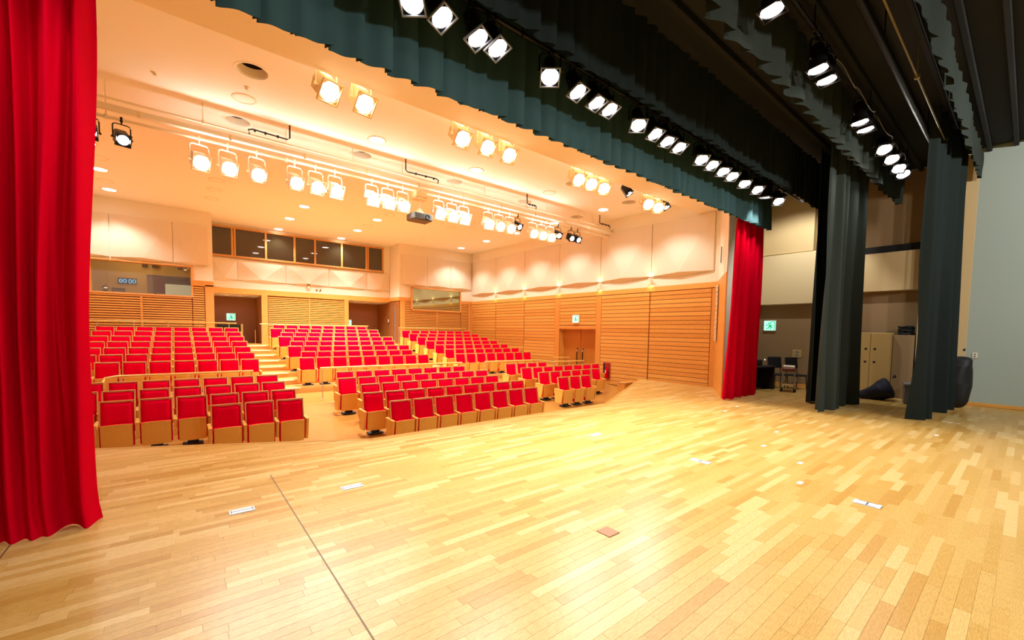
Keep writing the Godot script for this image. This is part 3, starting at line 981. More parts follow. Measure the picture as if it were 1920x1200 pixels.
# ---------------------------------------------------------------- seats
func seats() -> void:
	# a tip-up seat: x across, +z to the stage, y up from the floor; its pitch is 0.497 m
	var rec := Basis(Vector3.RIGHT, -0.17)
	var shell := MB.new()   # wooden back with a rim that frames the cushion
	var bc := Vector3(0, 0.635, -0.05)
	shell.box(bc + rec * Vector3(0, 0, -0.030), Vector3(0.455, 0.45, 0.022), rec, 0.006)
	for e in [[-0.2175, 0.0, 0.02, 0.45], [0.2175, 0.0, 0.02, 0.45], [0.0, 0.215, 0.455, 0.02]]:
		shell.box(bc + rec * Vector3(e[0], e[1], -0.008), Vector3(e[2], e[3], 0.036), rec, 0.005)
	var shell_m := shell.done()
	var cush := MB.new()
	var fn6 := func(u: float, v: float) -> Vector3:
		var a := (u - 0.5) * 2.0
		var c := (v - 0.5) * 2.0
		var puff := (1.0 - pow(absf(a), 6.0)) * (1.0 - pow(absf(c), 6.0))
		return bc + rec * Vector3(a * 0.205, -0.01 - c * 0.212, -0.018 + 0.045 * pow(puff, 0.45) - 0.012 * (1.0 - a * a))
	cush.sheet(10, 10, fn6, Vector3(0, 0, 1))
	var cush_m := cush.done()
	var tilt := Basis(Vector3.RIGHT, 0.10)
	var sc := Vector3(0, 0.29, 0.10)
	var board := MB.new()   # underside of the raised seat: a curved plywood board
	for i in 6:
		var a0 := -0.195 + 0.065 * i
		var a1 := a0 + 0.065
		var f := func(x: float) -> float: return 0.06 - 0.5 * x * x
		var g := func(x: float) -> float: return 0.205 - 0.35 * x * x * (1.0 if absf(x) > 0.1 else 0.8)
		var q := [Vector3(a0, -0.2, f.call(a0)), Vector3(a1, -0.2, f.call(a1)), Vector3(a1, g.call(a1), f.call(a1)), Vector3(a0, g.call(a0), f.call(a0))]
		var bk := []
		for p in q:
			bk.append(p - Vector3(0, 0, 0.018))
		for p in 4:
			q[p] = sc + tilt * q[p]; bk[p] = sc + tilt * bk[p]
		board.flat(q, Vector3(0, 0, 1)); board.flat(bk, Vector3(0, 0, -1))
		board.flat([q[3], q[2], bk[2], bk[3]], Vector3.UP); board.flat([q[0], q[1], bk[1], bk[0]], Vector3.DOWN)
		if i == 0: board.flat([q[0], q[3], bk[3], bk[0]], Vector3.LEFT)
		if i == 5: board.flat([q[1], q[2], bk[2], bk[1]], Vector3.RIGHT)
	var board_m := board.done()
	var pad := MB.new()
	pad.box(sc + tilt * Vector3(0, -0.005, -0.015), Vector3(0.43, 0.40, 0.085), tilt, 0.03)
	var pad_m := pad.done()
	var arm := MB.new()     # side panel with a flat top, shared between neighbours
	arm.prism([Vector2(-0.12, 0.22), Vector2(0.13, 0.20), Vector2(0.16, 0.44), Vector2(0.155, 0.475), Vector2(-0.16, 0.495), Vector2(-0.165, 0.45)], -0.02, 0.02, Transform3D(Basis(Vector3(0, 0, 1), Vector3.UP, Vector3(-1, 0, 0)), Vector3.ZERO))
	arm.box(Vector3(0, 0.495, 0.0), Vector3(0.058, 0.022, 0.34), Basis(Vector3.RIGHT, 0.05), 0.007)
	var arm_m := arm.done()
	var ped := MB.new()
	ped.box(Vector3(0, 0.10, 0.035), Vector3(0.16, 0.17, 0.10), Basis(), 0.01)
	ped.box(Vector3(0, 0.012, 0.03), Vector3(0.30, 0.024, 0.22), Basis(), 0.008)
	var ped_m := ped.done()
	var aisle := MB.new()   # full-height panel at a row's end
	aisle.prism([Vector2(-0.14, 0.10), Vector2(0.10, 0.10), Vector2(0.17, 0.44), Vector2(0.165, 0.485), Vector2(-0.17, 0.505), Vector2(-0.18, 0.45)], -0.02, 0.02, Transform3D(Basis(Vector3(0, 0, 1), Vector3.UP, Vector3(-1, 0, 0)), Vector3.ZERO))
	aisle.box(Vector3(0, 0.50, 0.0), Vector3(0.058, 0.022, 0.36), Basis(Vector3.RIGHT, 0.05), 0.007)
	var aisle_m := aisle.done()
	var make := func(label: String, group: String, at: Vector3) -> Node3D:
		var t := thing("theatre_seat", label, "theatre seat", at, 0.0, group)
		mesh_node("backrest", shell_m, M.wood_seat_rim, t)
		mesh_node("back_cushion", cush_m, M.seat_red, t)
		var sb := mesh_node("seat_board", board_m, M.wood_seat, t)
		mesh_node("seat_cushion", pad_m, M.seat_red, sb)
		mesh_node("pedestal", ped_m, M.black, t)
		return t
	var P := 0.497
	var blocks := []
	for k in 8:
		var z := -14.161 - 0.839 * k
		var f := 0.7905 + 0.14705 * k - 0.86
		blocks.append(["upper centre block", k, z, f, 2.89 if k % 2 == 0 else 3.13, 9 if k % 2 == 0 else 8])
		if k < 7:
			blocks.append(["upper left block", k, z, f, -2.10, 8])
			blocks.append(["upper right block", k, z, f, 8.48, 8])
	var front := [[3.22, 8], [2.97, 9], [3.22, 8], [2.95, 9], [3.16, 8]]
	var fr := [[8.73, 3], [8.72, 6], [8.72, 8], [8.72, 4]]
	var fl := [[0.39, 3], [-1.06, 6], [-2.10, 8], [-2.10, 8]]
	for k in 5:
		var z := -7.905 - 0.839 * k
		var f := 0.2924 + 0.07395 * k - 0.86
		blocks.append(["lower centre block", k, z, f, front[k][0], front[k][1]])
		if k > 0:
			blocks.append(["lower left block", k - 1, z, f, fl[k - 1][0], fl[k - 1][1]])
			blocks.append(["lower right block", k - 1, z, f, fr[k - 1][0], fr[k - 1][1]])
	var first: Node3D = make.call("", "", Vector3.ZERO)
	taken.erase("theatre_seat")
	remove_child(first)
	for r in blocks:
		for i in r[5]:
			var label := "red folding theatre seat, %s, %s row from front, %s from left" % [r[0], ORD[r[1]], ORD[i]]
			var at := Vector3(r[4] + P * (i + 0.5), r[3], r[2] + 0.13)
			var t: Node3D = first.duplicate()
			t.name = numbered("theatre_seat")
			add_child(t, true)
			t.position = at
			tag(t, label, "theatre seat", "red seats of the " + r[0])
			# arms: one on the left of each seat, the last has both
			var ends: bool = i == 0
			if ends:
				mesh_node("armrest", aisle_m, M.wood_seat, t, Transform3D(Basis(), Vector3(-P / 2, 0, 0)))
			elif r[2] > -17.0:
				mesh_node("armrest", arm_m, M.wood_seat, t, Transform3D(Basis(), Vector3(-P / 2, 0, 0)))
			if i == r[5] - 1:
				mesh_node("armrest", aisle_m, M.wood_seat, t, Transform3D(Basis(), Vector3(P / 2, 0, 0)))

# ---------------------------------------------------------------- handrails
func rail(label: String, path: Array, floor_y: Array, posts: Array, r := 0.028) -> void:
	var t := thing("handrail", label, "handrail", Vector3(path[0].x, floor_y[0], path[0].z))
	var off := t.position
	var b := MB.new()
	var pp := []
	for p in path:
		pp.append(p - off)
	b.tube(pp, r, 8)
	obj("rail", b, M.brass_rail, t)
	for i in posts.size():
		var q: Vector3 = posts[i]
		b = MB.new()
		b.tube([q - off, Vector3(q.x, floor_y[mini(i, floor_y.size() - 1)], q.z) - off], 0.014, 8)
		b.lathe([Vector2(0.045, 0), Vector2(0.045, 0.008), Vector2(0.014, 0.012)], 10, Transform3D(Basis(), Vector3(q.x, floor_y[mini(i, floor_y.size() - 1)], q.z) - off))
		obj("post", b, M.steel, t)

func rails() -> void:
	var mk := func(x0: float, x1: float, y: float, z: float, n: int) -> Array:
		var a := []
		for i in n:
			a.append(Vector3(lerpf(x0, x1, float(i) / (n - 1)), y, z))
		return a
	rail("wooden handrail on thin posts before the upper left seats", [Vector3(-1.24, 0.45, -11.95), Vector3(-1.2, 0.58, -12.1), Vector3(-1.0, 0.61, -12.1), Vector3(1.46, 0.61, -12.1)], [-0.24], mk.call(-0.95, 1.42, 0.6, -12.1, 3))
	rail("wooden handrail on thin posts before the upper centre seats", [Vector3(3.02, 0.61, -12.1), Vector3(7.55, 0.60, -12.1)], [-0.24], mk.call(3.08, 7.5, 0.6, -12.1, 4))
	rail("wooden handrail before the upper right seats, bending to the side door", [Vector3(8.5, 0.60, -12.1), Vector3(11.05, 0.58, -12.1), Vector3(11.45, 0.53, -11.7), Vector3(13.1, 0.52, -11.55)], [-0.24], [Vector3(8.55, 0.6, -12.1), Vector3(9.8, 0.59, -12.1), Vector3(11.0, 0.57, -12.1), Vector3(12.3, 0.52, -11.6), Vector3(13.05, 0.52, -11.55)])
	rail("short handrail piece standing before the wooden side doors", [Vector3(12.15, 0.62, -12.35), Vector3(13.1, 0.61, -12.35)], [-0.24], [Vector3(12.2, 0.6, -12.35), Vector3(13.05, 0.6, -12.35)])
	rail("rear handrail behind the last row of the upper left seats", [Vector3(-2.6, 1.84, -19.75), Vector3(1.85, 1.84, -19.75)], [0.81], mk.call(-2.1, 1.6, 1.83, -19.75, 5), 0.022)
	rail("rear handrail behind the last row of the upper centre seats", [Vector3(2.78, 1.84, -20.75), Vector3(7.45, 1.84, -20.75)], [0.955], mk.call(2.85, 7.4, 1.83, -20.75, 5), 0.022)
	rail("rear handrail behind the last row of the upper right seats", [Vector3(8.62, 1.79, -19.78), Vector3(12.6, 1.79, -19.78)], [0.81], mk.call(8.65, 12.55, 1.78, -19.78, 5), 0.022)

# ---------------------------------------------------------------- stage and hall spotlights
func ordinal_label(i: int, n: int) -> String:
	return ORD[i]

func lantern(called: String, label: String, group: String, hang: Vector3, drop: float, target: Vector3, style: String, color: Color, energy: float, angle: float, hot: Material) -> Node3D:
	# hang: the point on the bar; drop: from the bar to the swivel of the lantern
	if not S.has("lantern_" + style):
		var sz := {"white": 1.12, "foh": 1.2, "black": 0.85, "batten": 1.0, "down": 1.0}
		var k: float = sz[style]
		var parts := {}
		var b := MB.new()   # housing: along -z, square-backed box that narrows to the rear, with cooling fins
		if style in ["white", "foh"]:
			b.prism([Vector2(-0.10, -0.11), Vector2(0.10, -0.11), Vector2(0.115, 0.02), Vector2(0.09, 0.12), Vector2(-0.09, 0.12), Vector2(-0.115, 0.02)], -0.10, 0.20)
			for i in 4:
				b.box(Vector3(0, 0.125, 0.13 - 0.06 * i), Vector3(0.16, 0.012, 0.025), Basis(), 0.003)
		elif style == "black":
			b.prism([Vector2(-0.11, -0.12), Vector2(0.11, -0.12), Vector2(0.11, 0.10), Vector2(0.08, 0.13), Vector2(-0.08, 0.13), Vector2(-0.11, 0.10)], -0.13, 0.20)
			b.box(Vector3(0, 0, 0.22), Vector3(0.12, 0.14, 0.05), Basis(), 0.01)
		else:
			b.lathe([Vector2(0.0, 0.24), Vector2(0.05, 0.24), Vector2(0.085, 0.20), Vector2(0.10, 0.05), Vector2(0.118, -0.06), Vector2(0.127, -0.13), Vector2(0.122, -0.13)], 20, Transform3D(Basis(Vector3.RIGHT, Vector3(0, 0, 1), Vector3.DOWN), Vector3.ZERO))
		parts.body = b.done()
		b = MB.new()   # square colour frame round the lens
		var fw := 0.135 if style != "black" else 0.125
		if style in ["batten", "down"]: fw = 0.128
		for e in [[0, fw, 2 * fw, 0.018], [0, -fw, 2 * fw, 0.018], [fw, 0, 0.018, 2 * fw], [-fw, 0, 0.018, 2 * fw]]:
			b.box(Vector3(e[0], e[1], -0.135), Vector3(e[2] + 0.018, e[3], 0.03) if e[3] < 0.1 else Vector3(e[2], e[3], 0.03), Basis(), 0.004)
		if style in ["white", "foh", "black"]:
			for sx in [-1, 1]:
				for sy in [-1, 1]:
					b.prism([Vector2(fw * sx, fw * sy), Vector2(fw * sx, 0.05 * sy), Vector2(0.05 * sx, fw * sy)], -0.132, -0.122)
		parts.frame = b.done()
		b = MB.new()   # convex lens
		var lr := 0.12
		b.lathe([Vector2(0, 0.035), Vector2(0.05, 0.028), Vector2(0.1, 0.012), Vector2(lr, 0.0), Vector2(lr, -0.012)], 22, Transform3D(Basis(Vector3.RIGHT, Vector3(0, 0, -1), Vector3.UP), Vector3(0, 0, -0.118)))
		parts.lens = b.done()
		b = MB.new()   # yoke: an upturned U through the swivel, with knobs
		var yw := 0.145
		b.tube([Vector3(-yw, 0, 0), Vector3(-yw, 0.24, 0), Vector3(-yw + 0.015, 0.275, 0), Vector3(-yw + 0.05, 0.29, 0), Vector3(yw - 0.05, 0.29, 0), Vector3(yw - 0.015, 0.275, 0), Vector3(yw, 0.24, 0), Vector3(yw, 0, 0)], 0.012, 8)
		for sx in [-1, 1]:
			b.lathe([Vector2(0, 0.0), Vector2(0.022, 0.0), Vector2(0.022, 0.03), Vector2(0, 0.03)], 10, Transform3D(Basis(Vector3(0, 0, 1), Vector3(sx, 0, 0), Vector3.UP), Vector3(yw * sx, 0, 0)))
			b.tube([Vector3(yw * sx, 0, 0), Vector3(0.10 * sx, 0, 0)], 0.01, 6)
		parts.yoke = b.done()
		parts.k = k
		S["lantern_" + style] = parts
	var pt: Dictionary = S["lantern_" + style]
	var k2: float = pt.k
	var body_m: Material = {"white": M.white_metal, "foh": M.cream_metal, "black": M.black_metal, "batten": M.black_metal, "down": M.black_metal}[style]
	var frame_m: Material = {"white": M.white_metal, "foh": M.cream_metal, "black": M.black_metal, "batten": M.plastic_grey, "down": M.black_metal}[style]
	var t := thing(called, label, "spotlight", hang, 0.0, group)
	var pivot := Vector3(0, -drop, 0)
	var dir := target - (hang + pivot)
	var bs := aim(dir).scaled_local(Vector3.ONE * k2)
	var yaw := Basis(Vector3.UP, atan2(-dir.x, -dir.z)).scaled_local(Vector3(k2, minf(k2, drop / 0.33), k2))
	var b2 := MB.new()
	b2.box(Vector3(0, 0.0, 0), Vector3(0.04, 0.09, 0.06), Basis(), 0.008)
	b2.tube([Vector3(0, -0.02, 0), pivot + Vector3(0, 0.28 * minf(k2, drop / 0.33), 0)], 0.011, 6)
	obj("clamp", b2, body_m, t)
	mesh_node("yoke", pt.yoke, body_m, t, Transform3D(yaw, pivot))
	mesh_node("body", pt.body, body_m, t, Transform3D(bs, pivot))
	mesh_node("color_frame", pt.frame, frame_m, t, Transform3D(bs, pivot))
	mesh_node("lens", pt.lens, hot, t, Transform3D(bs, pivot))
	spot(t, Transform3D(aim(dir), pivot + dir.normalized() * 0.19 * k2), color, energy, angle, 0.5, 0.09)
	if style in ["white", "foh"]:   # light that leaks up through the cooling vents of the housing
		spot(t, Transform3D(aim(Vector3.UP), pivot + bs * Vector3(0, 0.16, 0.05)), color, S.spill * (0.9 if style == "white" else 1.15), 84.0, 1.0, 0.08)
	return t

func bar(called: String, label: String, pts: Array, m: Material, r: float, hangers: Array, top: float) -> void:
	var t := thing(called, label, "lighting bar", pts[0])
	var b := MB.new()
	var pp := []
	for p in pts:
		pp.append(p - pts[0])
	b.tube(pp, r, 10)
	obj("pipe", b, m, t)
	for x in hangers:
		b = MB.new()
		var q: Vector3 = Vector3(x, pts[0].y, pts[0].z) - pts[0]
		b.tube([q, Vector3(q.x, top - pts[0].y, q.z)], 0.01, 6)
		b.box(q, Vector3(0.05, 0.08, 0.07), Basis(), 0.008)
		obj("hanger", b, m, t)

func stage_lamps() -> void:
	# front batten over the stage: groups of four
	bar("lighting_bar", "black pipe carrying the white-hot row of spotlights along the stage front", [Vector3(-3.0, 5.56, -4.36), Vector3(14.2, 5.56, -4.36)], M.black_metal, 0.03, [-1.0, 1.6, 3.6, 5.8, 7.9, 10.1, 12.7], 6.4)
	var xs := [2.07, 2.37, 2.86, 3.15, 4.10, 4.61, 5.04, 5.35, 6.15, 6.61, 7.02, 7.42, 8.29, 8.71, 9.22, 9.65, 10.32, 11.0, 11.61, 12.36]
	for i in xs.size():
		var x: float = xs[i]
		var tgt := Vector3(lerpf(x, 5.5, 0.35), 0.2, [-2.9, -2.0, -2.5, -2.2][i % 4])
		if i == 18:
			tgt = Vector3(12.0, 0.4, -4.85)
		if i % 4 == 0 and i < 16:
			tgt = Vector3(x - 1.6, 0.3, -2.4)
		lantern("spotlight", "white-hot spotlight of the stage-front row, %s from left" % ORD[i], "spotlights of the stage-front row", Vector3(x, 5.56, -4.36), 0.27, tgt, "batten", S.cool, S.batten * (3.5 if i == 18 else 1.0), 52.0, M.lamp_lens)
	for i in 4:   # the row goes on over the near curtain
		var x: float = [-1.6, -0.7, 0.3, 1.2][i]
		lantern("spotlight", "stage-front row spotlight high above the big red curtain, %s from left" % ORD[i], "spotlights of the stage-front row", Vector3(x, 5.56, -4.36), 0.27, Vector3(x * 0.6, 0.0, -2.6), "batten", S.cool, S.batten * 2.4, 56.0, M.lamp_lens)
	# second batten, lamps facing down
	bar("lighting_bar", "black pipe with cables above the second row of stage spotlights", [Vector3(-1.0, 5.95, -2.12), Vector3(14.2, 5.95, -2.12)], M.black_metal, 0.03, [0.5, 4.0, 7.0, 10.2, 13.9], 6.4)
	var x2 := [5.53, 7.23, 7.63, 9.56, 9.96, 11.41, 12.15, 12.91, 13.43]
	for i in x2.size():
		var x: float = x2[i]
		var tgt := Vector3(x - 0.25, 0, -1.6) if i < 5 else Vector3(x - 3.2, 0.3, -0.4)
		lantern("spotlight", "violet-white spotlight of the second stage row, %s from left" % ORD[i], "spotlights of the second stage row", Vector3(x, 5.95, -2.12), 0.33, tgt, "down", S.cool, S.rear_batten, 36.0 if i < 6 else 78.0, M.lamp_lens_warm if i in [5, 6] else M.lamp_lens)
	# work lights for the wing, hung above the cloths
	lantern("work_light", "wing work light hanging on the front batten behind the black border", "", Vector3(13.9, 6.38, -4.1), 0.53, Vector3(16.2, 1.9, -5.0), "down", S.cool, S.work, 60.0, M.lamp_lens)
	# lamp cables looping from the second bar
	for i in 4:
		var x0: float = [7.9, 9.1, 10.6, 12.0][i]
		var b := MB.new()
		var pts := []
		for k in 13:
			var u := k / 12.0
			pts.append(Vector3(x0 + 1.05 * u, 5.93 - 0.30 * sin(PI * u) + 0.04 * sin(u * 11.0 + i), -2.10 + 0.16 * sin(PI * u)))
		b.tube(pts, 0.008, 6)
		var o := obj("lamp_cable", b, M.mid_grey)
		tag(o, "thin grey cable looping under the second stage bar, %s from left" % ORD[i], "cable", "cables under the second stage bar")
	# third bar and border hem pipe near the camera
	bar("lighting_bar", "thin pale pipe crossing the dark ceiling at the upper right", [Vector3(2.0, 5.72, -1.32), Vector3(12.6, 5.72, -1.32)], M.dull_pipe, 0.014, [3.0, 6.0, 9.0, 12.3], 6.4)
	bar("lighting_bar", "broad black bar beside the thin pale overhead pipe", [Vector3(2.0, 5.84, -1.55), Vector3(12.8, 5.84, -1.55)], M.black_metal, 0.05, [4.0, 8.0, 12.0], 6.4)

	# wide floods on a batten above and behind the camera: the stage's work light
	bar("lighting_bar", "black pipe of the work-light floods above and behind the camera", [Vector3(-4.0, 5.9, 3.8), Vector3(14.6, 5.9, 3.8)], M.black_metal, 0.03, [-3.0, 1.0, 5.0, 9.0, 13.0], 6.4)
	for i in 6:
		var x := 1.0 + 2.1 * i
		lantern("flood", "wide flood on the work-light batten behind the camera, %s from left" % ORD[i], "floods of the work-light batten", Vector3(x, 5.9, 3.8), 0.33, Vector3(x - 3.6, 0.6, -3.6) if i < 3 else Vector3(x + 4.6, 2.4, -2.2), "down", S.cool, S.flood * (0.95 if i < 3 else 1.35), 66.0, M.lamp_lens)

func house_lamps() -> void:
	var z := -10.65
	bar("lighting_bar", "lower white pipe of the hall lighting bridge carrying the white spotlights", [Vector3(-3.1, 5.45, z), Vector3(13.4, 5.45, z)], M.white_metal, 0.028, [-0.9, 2.0, 4.75, 7.4, 10.0, 12.4], 6.09)
	bar("lighting_bar", "upper white pipe of the hall lighting bridge under the ceiling", [Vector3(-3.1, 5.71, z + 0.2), Vector3(13.4, 5.71, z + 0.2)], M.white_metal, 0.022, [0.5, 3.4, 6.2, 8.9, 11.4], 6.09)
	var t := thing("cable_duct", "flat white cable duct between the two pipes of the hall lighting bridge", "cable duct", Vector3(5.15, 5.59, z + 0.1))
	var b := MB.new()
	b.box(Vector3(0, 0, 0), Vector3(16.5, 0.10, 0.10), Basis(), 0.008)
	obj("duct", b, M.white_metal, t)
	for k in 11:
		b = MB.new()
		b.box(Vector3(-7.0 + 1.4 * k, -0.02, 0.055), Vector3(0.05, 0.12, 0.012), Basis(), 0.003)
		obj("outlet", b, M.cream_metal, t)
	var tr := thing("bracket", "white vertical bracket and conduit at the side-wall end of the lighting bridge", "bracket", Vector3(13.4, 5.45, z))
	b = MB.new()
	b.box(Vector3(0.0, 0.15, 0.0), Vector3(0.03, 0.42, 0.10), Basis(), 0.004)
	b.tube([Vector3(0.0, 0.0, 0.08), Vector3(0.0, -1.55, 0.08)], 0.018, 8)
	obj("conduit", b, M.white_metal, tr)
	# white lanterns in groups of three, a few small black ones
	var wl := [0.44, 0.91, 1.43, 2.17, 2.61, 3.04, 3.93, 4.35, 4.76, 5.83, 6.26, 6.66, 7.54, 7.95, 8.38, 9.36, 9.77, 10.18]
	for i in wl.size():
		var x: float = wl[i]
		lantern("hall_spotlight", "white spotlight on a white yoke, lighting bridge, %s from left" % ORD[i], "white spotlights of the hall lighting bridge", Vector3(x, 5.45, z), 0.44, Vector3(lerpf(x, 5.2, 0.35), 0.3, -2.2), "white", S.stage, S.bridge, 24.0, M.lamp_lens_warm)
	var bl := [[-1.12, "half behind the red curtain edge", -1.0], [-0.70, "second one beside the red curtain", 1.2], [8.72, "tilted sharply between the fourth and fifth white groups", 10.2], [10.56, "after the last white group, first of three", 8.6], [11.22, "after the last white group, second of three", 9.4], [11.56, "after the last white group, third of three", 10.6]]
	for e in bl:
		lantern("small_spotlight", "small black spotlight on the lighting bridge, " + e[1], "small black spotlights of the hall lighting bridge", Vector3(e[0], 5.45, z), 0.33, Vector3(e[2], 0.5, -3.0), "black", S.cool, S.bridge * 0.4, 20.0, M.lamp_lens)
	# bent black conduits from the ceiling to the bridge
	var cd := [[2.02, 1.25, "nearest the red curtain"], [4.71, 5.66, "by the projector"], [8.85, 9.25, "after the projector"], [12.44, 13.05, "nearest the side wall"]]
	for e in cd:
		b = MB.new()
		var sgn := signf(e[1] - e[0])
		b.tube([Vector3(e[0], 6.09, z + 0.3), Vector3(e[0], 5.82, z + 0.3), Vector3(e[0] + 0.05 * sgn, 5.78, z + 0.3), Vector3(lerpf(e[0], e[1], 0.5), 5.79, z + 0.3), Vector3(e[1] - 0.08 * sgn, 5.80, z + 0.3), Vector3(e[1], 5.77, z + 0.3), Vector3(e[1] - 0.02 * sgn, 5.69, z + 0.3)], 0.016, 8)
		for u in [0.3, 0.6, 0.85]:
			b.box(Vector3(lerpf(e[0], e[1], u), 5.785, z + 0.3), Vector3(0.04, 0.05, 0.05), Basis(), 0.006)
		var o := obj("conduit", b, M.vent_dark)
		tag(o, "bent dark conduit dropping from ceiling to lighting bridge, " + e[2], "conduit", "bent dark conduits at the lighting bridge")
	# spotlights at the header over the stage front
	bar("lighting_bar", "cream pipe under the header carrying the front-of-house spotlights", [Vector3(-2.8, 5.92, -7.28), Vector3(13.2, 5.92, -7.28)], M.cream_metal, 0.026, [-1.0, 1.0, 3.6, 6.6, 9.4, 12.6], 6.09)
	var fo := [1.96, 2.52, 4.45, 5.05, 5.62, 7.83, 8.30, 8.80, 10.84, 11.36]
	for i in fo.size():
		var x: float = fo[i]
		lantern("front_spotlight", "boxy cream spotlight below the hall ceiling's front edge, %s from left" % ORD[i], "cream spotlights along the ceiling's front edge", Vector3(x, 5.92, -7.28), 0.38, Vector3(lerpf(x, 4.5, 0.5), 0.2, -1.8), "foh", S.stage, S.foh, 34.0, M.lamp_lens_warm)
	for e in [[9.90, "between the third and fourth cream groups", 12.2], [11.82, "at the end of the cream row", 12.6]]:
		lantern("small_spotlight", "small black spotlight at the ceiling's front edge, " + e[1], "small black spotlights along the ceiling's front edge", Vector3(e[0], 5.92, -7.28), 0.26, Vector3(e[2], 0.2, -4.5), "black", S.cool, S.foh * 0.3, 18.0, M.lamp_lens)
	# projector under the bridge
	var p := thing("projector", "grey projector hanging under a cream bracket from the lighting bridge", "projector", Vector3(5.25, 5.45, z))
	b = MB.new()
	b.box(Vector3(0, -0.10, 0), Vector3(0.34, 0.16, 0.26), Basis(), 0.015)
	b.box(Vector3(0, -0.01, 0), Vector3(0.06, 0.10, 0.08), Basis(), 0.008)
	b.box(Vector3(0, -0.20, 0), Vector3(0.38, 0.03, 0.28), Basis(), 0.008)
	obj("bracket", b, M.cream_metal, p)
	b = MB.new()
	b.tube([Vector3(0, -0.2, 0), Vector3(0, -0.52, 0)], 0.03, 10)
	b.lathe([Vector2(0.03, -0.45), Vector2(0.12, -0.56), Vector2(0.16, -0.60)], 16)
	obj("pole", b, M.white_metal, p)
	b = MB.new()
	b.box(Vector3(0, -0.70, 0.0), Vector3(0.58, 0.19, 0.44), Basis(), 0.03)
	var pb := obj("body", b, M.mid_grey, p)
	b = MB.new()
	b.lathe([Vector2(0.0, 0.02), Vector2(0.05, 0.03), Vector2(0.07, 0.03), Vector2(0.08, 0.0)], 18, Transform3D(Basis(Vector3.RIGHT, Vector3(0, 0, 1), Vector3.DOWN), Vector3(0.13, -0.70, 0.215)))
	obj("lens", b, M.black, pb)
	b = MB.new()
	for i in 5:
		b.box(Vector3(-0.2 + 0.05 * i, -0.70, 0.222), Vector3(0.018, 0.12, 0.006))
	obj("grille", b, M.black, pb)

# ---------------------------------------------------------------- fittings on the walls
func exit_sign(label: String, at: Vector3, turn: float, w := 0.34) -> void:
	var t := thing("exit_sign", label, "exit sign", at, turn)
	var h := w * 0.92
	var b := MB.new()
	b.box(Vector3(0, 0, 0.03), Vector3(w + 0.03, h + 0.03, 0.06), Basis(), 0.008)
	obj("housing", b, M.white_metal, t)
	b = MB.new()
	b.box(Vector3(0, 0, 0.062), Vector3(w, h, 0.006))
	obj("lit_face", b, M.exit_white, t)
	b = MB.new()   # doorway and running figure
	var k := w
	for q in [[[0.05, -0.40], [0.11, -0.40], [0.11, 0.40], [0.05, 0.40]], [[0.38, -0.40], [0.44, -0.40], [0.44, 0.40], [0.38, 0.40]], [[0.05, 0.34], [0.44, 0.34], [0.44, 0.40], [0.05, 0.40]],
		[[-0.12, 0.14], [0.04, 0.06], [0.10, -0.08], [-0.04, -0.10]], [[-0.04, -0.06], [0.12, -0.06], [0.26, -0.22], [0.20, -0.27], [0.06, -0.12]], [[-0.06, -0.04], [0.04, -0.10], [-0.12, -0.30], [-0.34, -0.30], [-0.34, -0.24], [-0.16, -0.23]],
		[[-0.12, 0.14], [-0.30, 0.10], [-0.36, -0.02], [-0.31, -0.05], [-0.26, 0.04], [-0.10, 0.07]], [[0.0, 0.10], [0.16, 0.0], [0.28, 0.06], [0.30, 0.01], [0.16, -0.07], [0.0, 0.02]]]:
		var poly := []
		for p in q:
			poly.append(Vector2(p[0], p[1]) * k)
		b.prism(poly, 0.065, 0.069)
	var head := []
	for i in 12:
		head.append((Vector2(-0.06, 0.25) + Vector2(0.075, 0).rotated(TAU * i / 12)) * k)
	b.prism(head, 0.065, 0.069)
	obj("pictogram", b, M.exit_green, t)

func plate(called: String, label: String, at: Vector3, turn: float, size: Vector2, m: Material, cat: String) -> void:
	var t := thing(called, label, cat, at, turn)
	var b := MB.new()
	b.box(Vector3(0, 0, 0.008), Vector3(size.x, size.y, 0.016), Basis(), 0.004)
	obj("cover", b, m, t)
	b = MB.new()
	b.box(Vector3(0, size.y * 0.2, 0.019), Vector3(size.x * 0.4, size.y * 0.22, 0.008), Basis(), 0.002)
	b.box(Vector3(0, -size.y * 0.2, 0.019), Vector3(size.x * 0.4, size.y * 0.22, 0.008), Basis(), 0.002)
	obj("rocker", b, M.plastic_grey, t)

